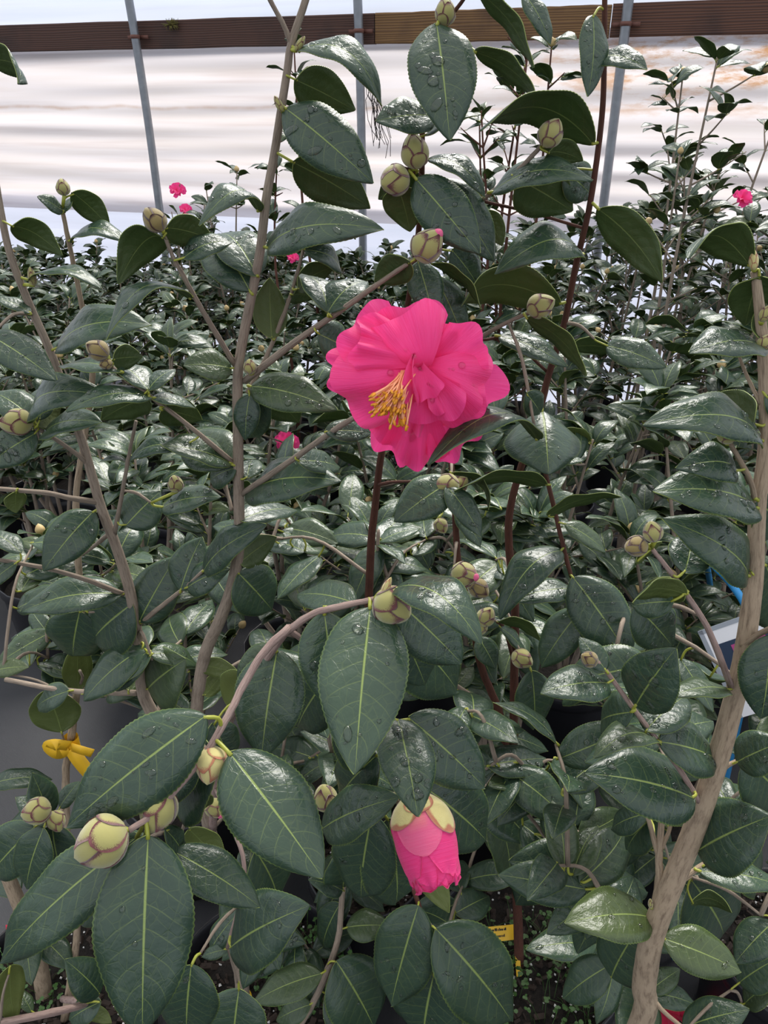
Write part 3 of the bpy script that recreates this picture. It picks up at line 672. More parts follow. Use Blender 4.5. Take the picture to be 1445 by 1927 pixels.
# ------------------------------------------------------------------ the open flower (a part of the shrub; petals are its pieces)
def petal_mesh(L, alpha, sag, cup, ruff, k, seed, mat, notch=.06, nu=20, nv=22, curl=0.):
    r = random.Random(seed); ph = r.uniform(0, 6.28); ph2 = r.uniform(0, 6.28); v = []; uv = []
    for i in range(nu+1):
        u = i/nu
        for j in range(nv+1):
            s = -1+2*j/nv; rad = L*u*(1-.16*abs(s)**3-notch*math.exp(-(s*5)**2)*u+.035*math.sin(5*s+ph2)*u*u)
            an = s*alpha*(.60+.55*u*(1-.35*u)); x = rad*math.cos(an); y = rad*math.sin(an)
            z = 4*u*(1-u)*sag*L+cup*L*u*s*s+1.1*ruff*L*u**2*math.sin(k*.5*s+ph)+ruff*1.25*L*u**5*math.sin(1.5*k*s+ph2)-curl*L*max(0, u-.6)**2*4
            v.append((x, y, z)); uv.append((u, s*.5+.5))
    n = len(v); f = [(i*(nv+1)+j, (i+1)*(nv+1)+j, (i+1)*(nv+1)+j+1, i*(nv+1)+j+1) for i in range(nu) for j in range(nv)]
    return mesh('petal', v, f, [mat], None, uv)
FY = .545; fc = at(785, 700, FY+.012); fo = put('flower', None, A.root, Matrix.Identity(4))
b = MB(); v, f = lathe([(.001, -.046), (.006, -.042), (.010, -.034), (.011, -.028), (.006, -.024), (.001, -.023)], 16); b.add(v, f, 0, [(.4, .4)]*len(v))
ax_f = (Vector((0, 0, CZ))-fc).normalized()
bpy.data.objects.remove(fo); fo = put('flower', b.build('calyx', [bud_scale]), A.root, Matrix.Translation(fc) @ ax_f.to_track_quat('Z', 'Y').to_matrix().to_4x4())
fo['label'] = 'large open hot-pink camellia flower with orange stamens and raindrops'
FM = fo.matrix_basis.copy(); FM.translation = fc
def fpx(cx, cy): return 600+cx/4.014, 550+cy/4.014
def add_petal(bc, tc, Yb, Yt, alpha, sag, cup, ruff, k, seed, roll=0., mat=petal, curl=0., notch=.06, drops=4):
    B = at(*fpx(*bc), FY+Yb); T = at(*fpx(*tc), FY+Yt); ax = T-B; L = ax.length*1.02+.008; ax.normalize(); B = B-ax*.008
    c = (Vector((0, 0, CZ))-B); n0 = (c-ax*c.dot(ax)).normalized(); n0 = Matrix.Rotation(math.radians(roll+random.Random(seed*5).uniform(-16, 16)), 3, ax) @ n0; yv = n0.cross(ax)
    M = Matrix(((ax.x, yv.x, n0.x, B.x), (ax.y, yv.y, n0.y, B.y), (ax.z, yv.z, n0.z, B.z), (0, 0, 0, 1)))
    me = petal_mesh(L, alpha, sag, cup, ruff, k, seed, mat, curl=curl, notch=notch)
    o = bpy.data.objects.new('petal', me); COL.objects.link(o); o.parent = fo; o.matrix_basis = FM.inverted() @ M
    if drops:
        G = np.array([x.co for x in me.vertices]).reshape(21, 23, 3); N = np.cross(np.gradient(G, axis=0), np.gradient(G, axis=1)); N /= np.linalg.norm(N, axis=2)[..., None]+1e-12
        FD.append((drops_mesh(G, N, drops, random.Random(seed), 1.0), o.matrix_basis.copy()))
    return o
C0 = (760, 600); FD = []
for bc, tc, Yb, Yt, al, sag, cup, ruff, k, seed, kw in (
 (C0, (640, 72), .018, .022, .62, .12, .10, .04, 5, 1, {}), (C0, (225, 235), .016, .018, .50, .12, .05, .05, 6, 2, {}),            # behind, top and upper left
 (C0, (950, 200), .014, .010, .52, .14, .10, .05, 5, 3, {}), (C0, (1255, 350), .015, .008, .50, .12, .20, .07, 6, 4, {}),       # upper right, curled up
 (C0, (70, 590), .018, .018, .30, .10, .05, .05, 5, 5, {}), (C0, (1350, 880), .020, .022, .50, .10, .05, .05, 5, 6, {}),
 (C0, (430, 1080), .020, .020, .46, .08, .05, .05, 5, 7, {}), (C0, (560, 1240), .019, .020, .34, .08, .05, .06, 5, 8, {}),
 (C0, (790, 1310), .018, .014, .34, .12, .06, .05, 6, 9, {}), (C0, (1080, 1220), .020, .022, .38, .08, .05, .06, 6, 10, {}),
 ((790, 560), (165, 830), .004, -.004, .60, .22, -.16, .04, 5, 11, {'curl': .10}),       # broad lower left
 ((800, 560), (1275, 740), .006, -.004, .66, .22, -.10, .04, 6, 12, {'curl': .10}),      # broad right
 ((800, 560), (1180, 960), .008, .000, .46, .18, -.06, .05, 6, 22, {}),
 ((790, 560), (590, 165), .002, -.006, .80, .22, -.14, .05, 7, 13, {'curl': .12}),       # broad upper
 ((780, 560), (270, 330), .006, .000, .46, .20, .05, .08, 8, 14, {}),
 ((800, 570), (930, 985), .000, -.014, .62, .12, .22, .06, 7, 15, {}), ((780, 560), (840, 820), -.004, -.020, .50, .16, .30, .07, 5, 16, {'roll': 20}),
 ((742, 490), (728, 845), -.008, -.020, .16, .22, .30, .04, 4, 17, {'roll': 30}), ((790, 620), (690, 1070), .004, -.004, .20, .10, .10, .06, 5, 18, {}),
 ((790, 600), (1000, 880), .002, -.012, .42, .16, .12, .08, 6, 19, {'roll': -15})): add_petal(bc, tc, Yb, Yt, al, sag, cup, ruff, k, seed, **kw)
fd = MB(); an = MB(); r = random.Random(9)
for k in range(120):
    g = r.random() < .68
    bx, by = r.uniform(600, 735), r.uniform(590, 680); tx, ty = (r.uniform(395, 640), 0) if g else (r.uniform(530, 670), 0)
    ty = (r.uniform(770, 940)-(tx-395)*.12) if g else r.uniform(880, 1030)
    P0 = at(*fpx(bx, by), FY-.012); P2 = at(*fpx(tx, ty), FY-.026+r.uniform(-.007, .006)); P1 = (P0+P2)/2+ax_f*.004
    pts = smooth_path([tuple(P0), tuple(P1), tuple(P2)], 3); v, f, uv = tube(pts, .0006, 5); fd.add([FM.inverted() @ Vector(x) for x in v], f)
    d = (P2-P1).normalized()+Vector((r.gauss(0, .35), r.gauss(0, .35), r.gauss(0, .35))); d.normalize()
    v, f, uv = tube([tuple(P2-d*.0022), tuple(P2-d*.001), tuple(P2+d*.0012), tuple(P2+d*.0024)], [.0004, .0011, .0010, .0004], 6); an.add([FM.inverted() @ Vector(x) for x in v], f)
b = MB()
for me, M in FD: b.add([M @ x.co for x in me.vertices], [tuple(p.vertices) for p in me.polygons])
o = bpy.data.objects.new('water_drops', b.build('water_drops', [water_m])); COL.objects.link(o); o.parent = fo; o['kind'] = 'stuff'
for nm, bb, m in (('stamen_filaments', fd, fil_m), ('anthers', an, anth_m)):
    o = bpy.data.objects.new(nm, bb.build(nm, [m])); COL.objects.link(o); o.parent = fo; o['kind'] = 'stuff'

# ------------------------------------------------------------------ the half-open hanging bud
def open_bud(plant, bx, by, tx, ty, Y, dY, wpx):
    B = at(bx, by, Y); T = at(tx, ty, Y+dY); ax = (T-B); L = ax.length; ax.normalize(); Rr = wpx/2*depth((bx+tx)/2, (by+ty)/2, Y)/F
    c = (Vector((0, 0, CZ))-B); n0 = (c-ax*c.dot(ax)).normalized(); yv = ax.cross(n0)
    M = Matrix(((n0.x, yv.x, ax.x, B.x), (n0.y, yv.y, ax.y, B.y), (n0.z, yv.z, ax.z, B.z), (0, 0, 0, 1)))
    prof = lambda h: (math.sin(math.pi/2*min(1, (h+.03)/.42))**.62)*(1 if h < .55 else 1-.62*(h-.55)**1.25)
    b = MB(); v, f = lathe([(Rr*.93*prof(h/16)+1e-5, h/16*L) for h in range(17)]+[(Rr*.3, L*.93)], 20); b.add(v, f, 0, [(.5, k/len(v)) for k in range(len(v))])
    o = put('opening_bud', b.build('opening_bud', [petal]), plant.root, M); o['label'] = 'half-open hanging pink bud with yellow-green sepals'
    def piece(nm, a0, da, h0, h1, off, mat, pw, frill=0):
        v, f, uv = bud_patch(L, Rr, a0, da, h0, h1, off*Rr, prof, 14, 14, pw=pw)
        if frill: v = [(x*(1+frill*math.sin(9*math.atan2(y, x)+a0*3)*max(0, z/L-.75)*4), y*(1+frill*math.sin(11*math.atan2(y, x))*max(0, z/L-.75)*4), z+(.02*L*math.sin(13*math.atan2(y, x)+a0) if z/L > h1-.1 else 0)) for x, y, z in v]
        q = bpy.data.objects.new(nm, mesh(nm, v, f, [mat], None, uv)); COL.objects.link(q); q.parent = o
    for (a0, da, h0, h1, off, pw) in ((0.2, .9, .1, .99, .0, 7), (1.7, .9, .1, .97, .02, 7), (-1.4, .9, .1, .96, .02, 7), (3.1, 1.0, .1, .97, .02, 7), (.9, .75, .1, .90, .05, 4), (-.7, .85, .1, .92, .05, 4), (.35, .5, .3, 1.05, -.10, 9), (-.45, .5, .3, 1.03, -.08, 9), (1.2, .5, .3, 1.04, -.12, 9), (-1.3, .5, .3, 1.02, -.1, 9)): piece('petal', a0, da, h0, h1, off, petal, pw, .09)
    piece('petal', .1, .85, .08, .68, .09, petal_bud, 3.0, .0)
    for (a0, da, h1, off) in ((.75, .85, .36, .12), (-.95, .75, .52, .115), (2.4, .8, .4, .12), (-2.4, .8, .4, .12), (-.1, .7, .24, .14)): piece('sepal', a0, da, .0, h1, off, bud_pale, 3.2)
    q = plant.attach(B); v, f, uv = tube([np.array(q), np.array(B+ax*.004)], [.002, .0024], 6); b = MB(); b.add(v, f); put('bud_stalk', b.build('bud_stalk', [petiole_m]), plant.root)
open_bud(A, 778, 1492, 823, 1668, .405, -.05, 104)

# ------------------------------------------------------------------ shrub with the thick leaning tan trunk
bb = at(1202, 1927, .42); base2 = Vector((bb.x-.05, .43, SOIL))
pot('nursery_pot', base2.x, .42, 'black plastic nursery pot under the thick tan leaning trunk')
Bp = Plant('camellia_shrub', tuple(base2), 'camellia shrub with a thick tan trunk leaning past the plant labels')
tr = [(1202, 1935, .42, 43), (1212, 1850, .42, 44), (1232, 1746, .42, 43), (1302, 1571, .43, 41), (1345, 1446, .435, 40), (1375, 1340, .44, 38), (1397, 1244, .445, 36), (1418, 1100, .455, 33), (1425, 964, .46, 30), (1438, 860, .465, 26), (1440, 760, .47, 23), (1434, 632, .475, 21), (1421, 510, .48, 17)]
row = [(base2.x, base2.y, base2.z, .0125), (base2.x+.02, .427, .45, .012)]+[(*at(a, b_, c), w/2*depth(a, b_, c)/F) for a, b_, c, w in tr]
Bp.branch3(row, 't', 'stem', 6, 14)
for p, w0, w1, k in (
 ([(1377, 1295, .44), (1330, 1180, .43), (1275, 1095, .425), (1226, 1032, .42)], 13, 8, 'p'), ([(1316, 1510, .43), (1277, 1446, .425), (1207, 1354, .42), (1137, 1259, .42), (1118, 1244, .42)], 11, 8, 'p'),
 ([(1395, 1215, .445), (1425, 1195, .44), (1460, 1178, .43)], 13, 11, 't'), ([(1283, 1655, .43), (1332, 1621, .44), (1370, 1600, .45)], 11, 8, 't'), ([(1340, 1460, .435), (1380, 1435, .44), (1420, 1420, .445)], 10, 7, 't'),
 ([(1227, 1765, .42), (1240, 1660, .43), (1240, 1611, .435), (1247, 1521, .44)], 19, 11, 't'), ([(1240, 1615, .435), (1225, 1560, .44), (1217, 1531, .445)], 10, 8, 't'), ([(1243, 1600, .435), (1260, 1560, .44), (1262, 1535, .445)], 8, 6, 't'),
 ([(1425, 965, .46), (1412, 905, .455), (1380, 845, .45), (1370, 830, .45)], 11, 8, 't'), ([(1430, 760, .47), (1402, 700, .48), (1385, 655, .485)], 8, 5, 't'), ([(1205, 1870, .42), (1180, 1840, .44), (1150, 1815, .46)], 10, 7, 't'), ([(1222, 1870, .42), (1250, 1905, .41), (1300, 1945, .40)], 9, 7, 't'),
 ([(1240, 1690, .43), (1260, 1672, .45), (1300, 1650, .48)], 8, 6, 't')): Bp.branch(p, w0, w1, k)
LF = Bp.leaf
LF(1430, 830, 1210, 800, dY=-.03, roll=46, wr=.42, sag=.18, drops=12, a=.45); LF(1433, 652, 1297, 665, dY=-.03, roll=52, wr=.52, sag=.10, drops=14)
LF(1386, 887, 1272, 882, dY=-.01, roll=30, wr=.66, sag=.25, drops=10); LF(1425, 957, 1228, 925, dY=-.03, roll=40, wr=.48, sag=.12, drops=14, big=1.3)
LF(1430, 520, 1402, 612, dY=.02, roll=160, wr=.72); LF(1412, 500, 1295, 485, dY=-.03, roll=125, wr=.50, sag=.30, a=.4); LF(1430, 640, 1470, 560, dY=.02, roll=160, wr=.6)
LF(1408, 1085, 1245, 976, dY=-.02, roll=32, wr=.42, sag=.14, drops=5); LF(1288, 1078, 1300, 1008, dY=.03, roll=20, wr=.85, drops=7); LF(1412, 1075, 1390, 1000, dY=.04, roll=20, wr=.6)
LF(1292, 1118, 1190, 1136, dY=-.02, roll=118, wr=.50, sag=.18, tone=.4); LF(1290, 1120, 1215, 1100, dY=.03, roll=150, wr=.5, tone=.4)
LF(1268, 1132, 1190, 1140, dY=.02, roll=20, wr=.7); LF(1195, 1140, 1264, 1215, Y=.47, dY=.0, roll=14, wr=.80, drops=10); LF(1195, 1060, 1245, 1020, dY=.01, roll=120, wr=.5, tone=.3)
LF(1372, 1298, 1264, 1310, dY=-.02, roll=55, wr=.50, tone=.2); LF(1450, 1195, 1432, 1352, Y=.43, dY=-.02, roll=14, wr=.66, drops=5); LF(1440, 1060, 1470, 1180, Y=.46, dY=.02, roll=20, wr=.6)
LF(1385, 1435, 1475, 1395, dY=-.01, roll=15, wr=.85, drops=3); LF(1400, 1430, 1470, 1500, dY=.02, roll=15, wr=.7)
LF(1305, 1502, 1100, 1455, Y=.42, dY=-.01, roll=28, wr=.62, sag=.08, drops=16); LF(1236, 1396, 1118, 1426, dY=-.03, roll=50, wr=.50, sag=.20, tone=.2, drops=4); LF(1240, 1396, 1352, 1432, dY=.02, roll=30, wr=.60, drops=8)
LF(1196, 1328, 1272, 1220, dY=-.01, roll=12, wr=.70, drops=9, big=1.4); LF(1146, 1286, 1017, 1304, dY=-.02, roll=38, wr=.60, drops=9); LF(1140, 1262, 1090, 1200, dY=.02, roll=20, wr=.6)
LF(1215, 1375, 1290, 1310, dY=.04, roll=20, wr=.6, drops=5); LF(1190, 1340, 1130, 1360, dY=.04, roll=30, wr=.6)
LF(1312, 1602, 1452, 1535, dY=-.02, roll=16, wr=.78, drops=7); LF(1315, 1640, 1470, 1668, dY=-.01, roll=40, wr=.52, drops=4); LF(1330, 1625, 1400, 1560, dY=.03, roll=20, wr=.6)
LF(1225, 1726, 1063, 1738, Y=.425, dY=-.02, roll=28, wr=.60, tone=.55, sag=.10, drops=5); LF(1248, 1766, 1394, 1828, Y=.42, dY=-.02, roll=18, wr=.62, tone=.45, drops=4)
LF(1300, 1700, 1378, 1718, Y=.47, dY=-.01, roll=130, wr=.6, sag=.3); LF(1150, 1840, 1222, 1716, Y=.45, dY=.0, roll=14, wr=.56, drops=4); LF(1455, 1735, 1383, 1812, Y=.45, dY=-.02, roll=14, wr=.70, drops=5)
LF(1285, 1935, 1410, 1900, Y=.42, dY=.0, roll=20, wr=.6, drops=4); LF(1390, 1850, 1470, 1800, Y=.45, dY=.0, roll=15, wr=.75); LF(1400, 1890, 1460, 1850, Y=.46, dY=.0, roll=30, wr=.7, tone=.3)
LF(1150, 1815, 1060, 1880, Y=.47, dY=.0, roll=20, wr=.6); LF(1245, 1525, 1180, 1600, Y=.47, dY=.02, roll=30, wr=.5); LF(1220, 1530, 1150, 1560, Y=.47, dY=.02, roll=30, wr=.55)
LF(1440, 745, 1480, 800, dY=.0, roll=30, wr=.5); LF(1425, 940, 1470, 1000, dY=.03, roll=20, wr=.6); LF(1420, 800, 1350, 740, dY=.05, roll=150, wr=.5); LF(1385, 650, 1330, 620, Y=.49, dY=.02, roll=150, wr=.5)
LF(1300, 1655, 1360, 1760, Y=.5, dY=.02, roll=20, wr=.6); LF(1370, 1600, 1430, 1650, Y=.47, dY=.03, roll=30, wr=.6)
bud(Bp, 1228, 1000, 19, 110, kind='green', spin=2); bud(Bp, 1196, 1028, 21, 190, kind='dark', spin=1); bud(Bp, 1108, 1240, 16, 150, kind='dark'); bud(Bp, 1368, 815, 19, 100, kind='green'); bud(Bp, 1438, 645, 14, 70)
bud(Bp, 1418, 488, 9, 100, kind='pear', ratio=2.2); bud(Bp, 1224, 1700, 5, 100, ratio=2.4); bud(Bp, 1440, 590, 11, 70, kind='green', ratio=1.5)

# ------------------------------------------------------------------ shrub with the slender reddish stem
bc = at(975, 1800, .78)
pot('nursery_pot', bc.x+.02, .80, 'black plastic nursery pot with green weeds and the lettered yellow tag', r=.16)
Cp = Plant('camellia_shrub', (bc.x, .78, SOIL), 'camellia shrub with a slender reddish stem rising beside the open pink flower')
Cp.branch([(977, 1815, .785), (974, 1720, .78), (970, 1640, .78), (967, 1531, .78), (966, 1430, .775), (967, 1300, .77), (969, 1140, .765), (958, 1034, .76), (960, 957, .75), (987, 857, .74), (1012, 782, .73), (1032, 707, .72), (1062, 607, .70), (1084, 497, .68), (1107, 400, .66), (1123, 300, .65), (1134, 200, .64), (1137, 100, .63), (1138, -40, .62)], 18, 10, 'r', 'stem')
Cp.branch([(967, 1450, .775), (952, 1404, .77), (937, 1334, .765), (907, 1259, .76), (888, 1170, .755), (863, 1060, .75), (856, 960, .75), (848, 850, .75)], 16, 11, 'r', 'stem')
for p, w0, w1, k in (
 ([(1005, 800, .735), (1017, 852, .73), (1042, 954, .72), (1060, 1030, .71), (1075, 1086, .70)], 9, 8, 'r'), ([(930, 1340, .765), (880, 1305, .76), (827, 1269, .755)], 10, 8, 'g'),
 ([(905, 378, .66), (955, 338, .645), (1000, 295, .635), (1022, 270, .63)], 9, 8, 'g'), ([(880, 650, .70), (925, 622, .685), (975, 597, .675), (1010, 585, .67)], 9, 7, 'g'), ([(1030, 700, .72), (960, 640, .71), (905, 640, .705)], 6, 6, 'r'), ([(1100, 430, .665), (1000, 400, .67), (905, 378, .66)], 6, 6, 'r'),
 ([(966, 1400, .775), (945, 1440, .74), (915, 1480, .70)], 8, 7, 'g'), ([(975, 1640, .78), (1040, 1600, .78), (1130, 1590, .78), (1210, 1545, .78)], 12, 9, 'g'), ([(968, 1250, .77), (950, 1185, .75), (935, 1170, .73)], 8, 6, 'r')): Cp.branch(p, w0, w1, k)
LF = Cp.leaf
LF(1118, 272, 902, 245, dY=-.05, roll=128, wr=.40, sag=.24, a=.35); LF(1115, 28, 1106, 182, Y=.615, dY=-.02, roll=30, wr=.42, fold=.3, drops=8); LF(1122, 108, 1218, 130, Y=.615, dY=-.03, roll=48, wr=.50, sag=.12, drops=4)
LF(1125, 392, 1246, 531, dY=-.02, roll=155, wr=.46, sag=.14); LF(925, 362, 1115, 340, dY=-.03, roll=48, wr=.40, sag=.20, drops=14, a=.55); LF(975, 338, 1077, 397, dY=.03, roll=168, wr=.72); LF(1060, 322, 1113, 368, dY=.02, roll=20, wr=.8, drops=8, Y=.66)
LF(1030, 288, 1097, 302, dY=.02, roll=150, wr=.6, sag=.15); LF(1095, 482, 930, 516, dY=-.03, roll=48, wr=.60, sag=.28, a=.4, drops=6); LF(1056, 572, 866, 576, dY=-.03, roll=138, wr=.48, sag=.28, tone=.25, a=.55)
LF(938, 632, 1066, 690, dY=-.02, roll=48, wr=.45, drops=6); LF(990, 598, 1102, 708, dY=-.03, roll=118, wr=.46, sag=.12, tone=.2); LF(1078, 652, 1162, 660, dY=-.02, roll=135, wr=.55, sag=.1); LF(1140, 650, 1253, 692, Y=.68, dY=-.03, roll=30, wr=.55, drops=10)
LF(1012, 828, 806, 876, Y=.60, dY=-.075, roll=60, wr=.36, sag=.26, a=.45, drops=5); LF(1020, 772, 1032, 892, Y=.70, dY=-.07, roll=10, wr=1.0, fold=-.35, drops=8, pa=.35, pb=.8); LF(990, 740, 1016, 778, dY=.02, roll=20, wr=.6)
LF(1030, 970, 1170, 934, dY=-.03, roll=110, wr=.42, sag=.1); LF(1030, 912, 855, 926, dY=-.04, roll=108, wr=.35, sag=.12); LF(1050, 870, 1098, 866, dY=.0, roll=50, wr=.6, drops=3); LF(1048, 880, 1035, 862, dY=.03, roll=30, wr=.8)
LF(1056, 1036, 940, 1166, dY=-.05, roll=32, wr=.48, sag=.24, a=.4, drops=8); LF(1078, 1108, 954, 1132, Y=.70, dY=-.02, roll=40, wr=.48, drops=9, big=1.5); LF(1078, 1086, 1188, 1243, dY=-.05, roll=12, wr=.60, sag=.08, drops=22, big=1.2)
LF(1095, 1146, 1018, 1256, Y=.69, dY=-.01, roll=20, wr=.56, drops=8); LF(1000, 1262, 1004, 1372, Y=.70, dY=-.01, roll=20, wr=.60, drops=4); LF(1062, 985, 1140, 1040, dY=-.01, roll=45, wr=.5, tone=.2)
LF(912, 1490, 1001, 1586, Y=.66, dY=-.04, roll=12, wr=.78, drops=16); LF(925, 1502, 958, 1662, Y=.68, dY=-.02, roll=40, wr=.42, tone=.2); LF(828, 1270, 868, 1200, dY=-.02, roll=20, wr=.6)
LF(858, 960, 905, 1030, dY=-.02, roll=40, wr=.6, drops=4); LF(850, 905, 742, 982, Y=.70, dY=-.03, roll=18, wr=.66, drops=7, big=1.3); LF(840, 915, 905, 1010, Y=.69, dY=-.03, roll=30, wr=.5, drops=4); LF(850, 890, 920, 960, dY=-.02, roll=110, wr=.4, sag=.3)
LF(952, 1400, 905, 1440, dY=-.02, roll=20, wr=.7); LF(900, 1200, 932, 1258, dY=-.02, roll=20, wr=.75); LF(935, 1170, 1020, 1210, dY=-.01, roll=120, wr=.45, sag=.2); LF(940, 1180, 990, 1235, dY=.0, roll=60, wr=.5)
LF(1040, 1600, 970, 1702, dY=-.03, roll=14, wr=.75, drops=3); LF(1080, 1592, 1156, 1545, dY=-.02, roll=16, wr=.62, drops=3); LF(1120, 1776, 990, 1788, Y=.62, dY=-.02, roll=30, wr=.52, drops=5); LF(1130, 1590, 1180, 1690, dY=-.02, roll=20, wr=.6)
bud(Cp, 1037, 250, 24, 60, kind='green', spin=.4); bud(Cp, 1018, 575, 24, 20, kind='green', spin=2.6); bud(Cp, 838, 915, 24, 190, Y=.70, kind='green', spin=1); bud(Cp, 864, 912, 18, 40, Y=.71, kind='green')
bud(Cp, 876, 1082, 25, -10, Y=.68, kind='pink', spin=1, tow=.9); bud(Cp, 902, 1108, 19, -40, Y=.69, kind='dark'); bud(Cp, 915, 1160, 18, 60, Y=.70); bud(Cp, 900, 1180, 16, 190, Y=.70); bud(Cp, 983, 1240, 19, -30, Y=.70, kind='green'); bud(Cp, 830, 990, 14, -60, Y=.71); bud(Cp, 1072, 1608, 16, -20, Y=.74)
# ------------------------------------------------------------------ shrub behind the flower
bd = at(690, 1640, .95)
Dp = Plant('camellia_shrub', (bd.x, .95, SOIL), 'camellia shrub whose dark stem rises behind the open flower to paired buds')
pot('nursery_pot', bd.x, .96, 'black plastic nursery pot behind the half-open hanging pink bud', r=.112)
row = [(bd.x, .95, SOIL, .009)]+[(*at(a, b_, c), w/2*depth(a, b_, c)/F) for a, b_, c, w in ((690, 1300, .90, 16), (697, 1050, .84, 15), (705, 960, .82, 14), (718, 850, .79, 13), (745, 700, .75, 12), (776, 520, .70, 11), (791, 400, .68, 11), (794, 300, .66, 11), (796, 230, .655, 10), (812, 120, .65, 9), (832, 50, .645, 8))]
Dp.branch3(row, 'r', 'stem', 6, 10)
for p, w0, w1, k in (([(795, 335, .665), (775, 322, .65), (762, 318, .645)], 9, 8, 'r'), ([(713, 912, .80), (740, 907, .78), (775, 906, .75)], 7, 5, 'r'), ([(690, 1280, .90), (720, 1500, .75), (787, 1700, .62), (825, 1830, .58), (850, 1890, .56)], 9, 8, 'r'), ([(690, 1350, .90), (660, 1560, .78), (645, 1676, .70), (635, 1771, .66), (600, 1866, .62), (560, 1935, .60)], 9, 13, 'g')): Dp.branch(p, w0, w1, k)
Dp.branch([(813, 115, .65), (855, 98, .655), (889, 94, .662)], 8, 6, 'r'); Dp.branch([(832, 50, .645), (868, 5, .635), (900, -35, .622), (985, -30, .62)], 8, 6, 'r')
LF = Dp.leaf
LF(893, 97, 1010, 190, Y=.66, dY=-.03, roll=125, wr=.40, sag=.12); LF(895, -20, 1003, 128, Y=.62, dY=-.02, roll=120, wr=.36, sag=.10); LF(985, -12, 1036, 84, Y=.62, dY=-.01, roll=40, wr=.45, drops=2); LF(940, 0, 990, -60, Y=.63, dY=.0, roll=40, wr=.5)
LF(821, 44, 846, 264, Y=.635, dY=-.05, roll=8, wr=.56, sag=.06, drops=16, big=1.3); LF(818, 218, 708, 228, dY=-.02, roll=42, wr=.72, sag=.06, drops=12, big=1.3); LF(806, 300, 912, 372, dY=-.02, roll=50, wr=.45, sag=.22, drops=3)
LF(782, 336, 902, 477, Y=.64, dY=-.03, roll=8, wr=.54, sag=.05, drops=8); LF(825, 338, 930, 492, Y=.66, dY=-.01, roll=18, wr=.50, sag=.08, drops=8); LF(748, 350, 772, 436, dY=.02, roll=165, wr=.80, tone=.2); LF(910, 395, 946, 462, Y=.67, dY=.0, roll=165, wr=.6, tone=.3)
LF(786, 492, 816, 602, Y=.66, dY=-.02, roll=12, wr=.62, drops=3); LF(818, 520, 872, 642, Y=.68, dY=.0, roll=20, wr=.5); LF(810, 495, 906, 582, Y=.67, dY=-.02, roll=110, wr=.40, sag=.15); LF(900, 350, 845, 420, Y=.68, dY=.02, roll=20, wr=.6); LF(800, 255, 905, 215, dY=-.01, roll=70, wr=.45, sag=.1)
LF(850, 470, 900, 540, Y=.69, dY=.02, roll=20, wr=.65, drops=5); LF(785, 325, 712, 375, dY=.02, roll=165, wr=.6)
LF(787, 1704, 736, 1892, Y=.60, dY=-.04, roll=10, wr=.56, sag=.06, drops=12); LF(820, 1748, 962, 1922, Y=.575, dY=-.02, roll=14, wr=.56, drops=22); LF(816, 1835, 798, 1960, Y=.57, dY=-.01, roll=16, wr=.80, drops=8); LF(850, 1885, 920, 1960, Y=.56, dY=.0, roll=30, wr=.6)
LF(606, 1832, 476, 1886, Y=.61, dY=-.02, roll=28, wr=.52, tone=.3); LF(632, 1808, 704, 1935, Y=.63, dY=-.02, roll=12, wr=.72, drops=3); LF(612, 1868, 680, 1950, Y=.62, dY=.0, roll=20, wr=.6); LF(652, 1745, 735, 1742, Y=.67, dY=.0, roll=20, wr=.75, tone=.3); LF(645, 1676, 580, 1655, Y=.69, dY=-.01, roll=30, wr=.6); LF(640, 1700, 608, 1785, Y=.69, dY=.0, roll=30, wr=.45)
LF(645, 1670, 640, 1590, Y=.70, dY=.0, roll=20, wr=.7); LF(585, 1890, 520, 1920, Y=.61, dY=.0, roll=20, wr=.6, tone=.2)
bud(Dp, 780, 283, 27, 100, Y=.645, kind='pink', spin=.6, tow=.3, ratio=1.25); bud(Dp, 742, 340, 29, 210, Y=.64, kind='green', spin=1.5, tow=.5, ratio=1.05); bud(Dp, 838, 22, 20, 95, Y=.64, kind='green', ratio=1.2)
# ------------------------------------------------------------------ shrub with the yellow ribbon
be = at(108, 1890, .70)
Ep = Plant('camellia_shrub', (be.x, .70, SOIL), 'camellia shrub with a yellow ribbon tied around its thin stem')
pot('nursery_pot', be.x-.015, .74, 'black plastic nursery pot holding the ribboned camellia and the bare trunk', r=.152)
row = [(be.x, .70, SOIL-.01, .0065)]+[(*at(a, b_, c), w/2*depth(a, b_, c)/F) for a, b_, c, w in ((145, 1746, .72, 13), (128, 1600, .76, 13), (124, 1460, .80, 14), (135, 1379, .80, 14), (144, 1304, .80, 14), (152, 1180, .80, 14), (150, 1100, .80, 13), (145, 1014, .80, 12), (144, 922, .81, 12), (158, 830, .81, 11), (174, 707, .80, 11), (165, 632, .79, 10), (135, 482, .77, 9), (117, 395, .76, 8))]
Ep.branch3(row, 't', 'stem', 6, 10)
for p, w0, w1, k in (([(118, 1880, .70), (160, 1888, .60), (100, 1905, .55), (0, 1925, .52)], 12, 14, 'p'), ([(126, 1500, .79), (108, 1535, .70), (88, 1545, .64)], 9, 7, 'g'), ([(150, 1290, .80), (155, 1275, .78), (150, 1262, .77)], 6, 5, 'g'), ([(138, 1420, .80), (122, 1395, .79), (115, 1378, .78)], 5, 4, 'g')): Ep.branch(p, w0, w1, k)
LF = Ep.leaf
LF(118, 398, 70, 370, dY=-.02, roll=40, wr=.6, drops=2); LF(120, 400, 135, 372, dY=.01, roll=60, wr=.9); LF(136, 362, 206, 428, Y=.755, dY=.02, roll=160, wr=.6, sag=.12); LF(134, 455, 242, 456, dY=-.02, roll=62, wr=.48, sag=.22)
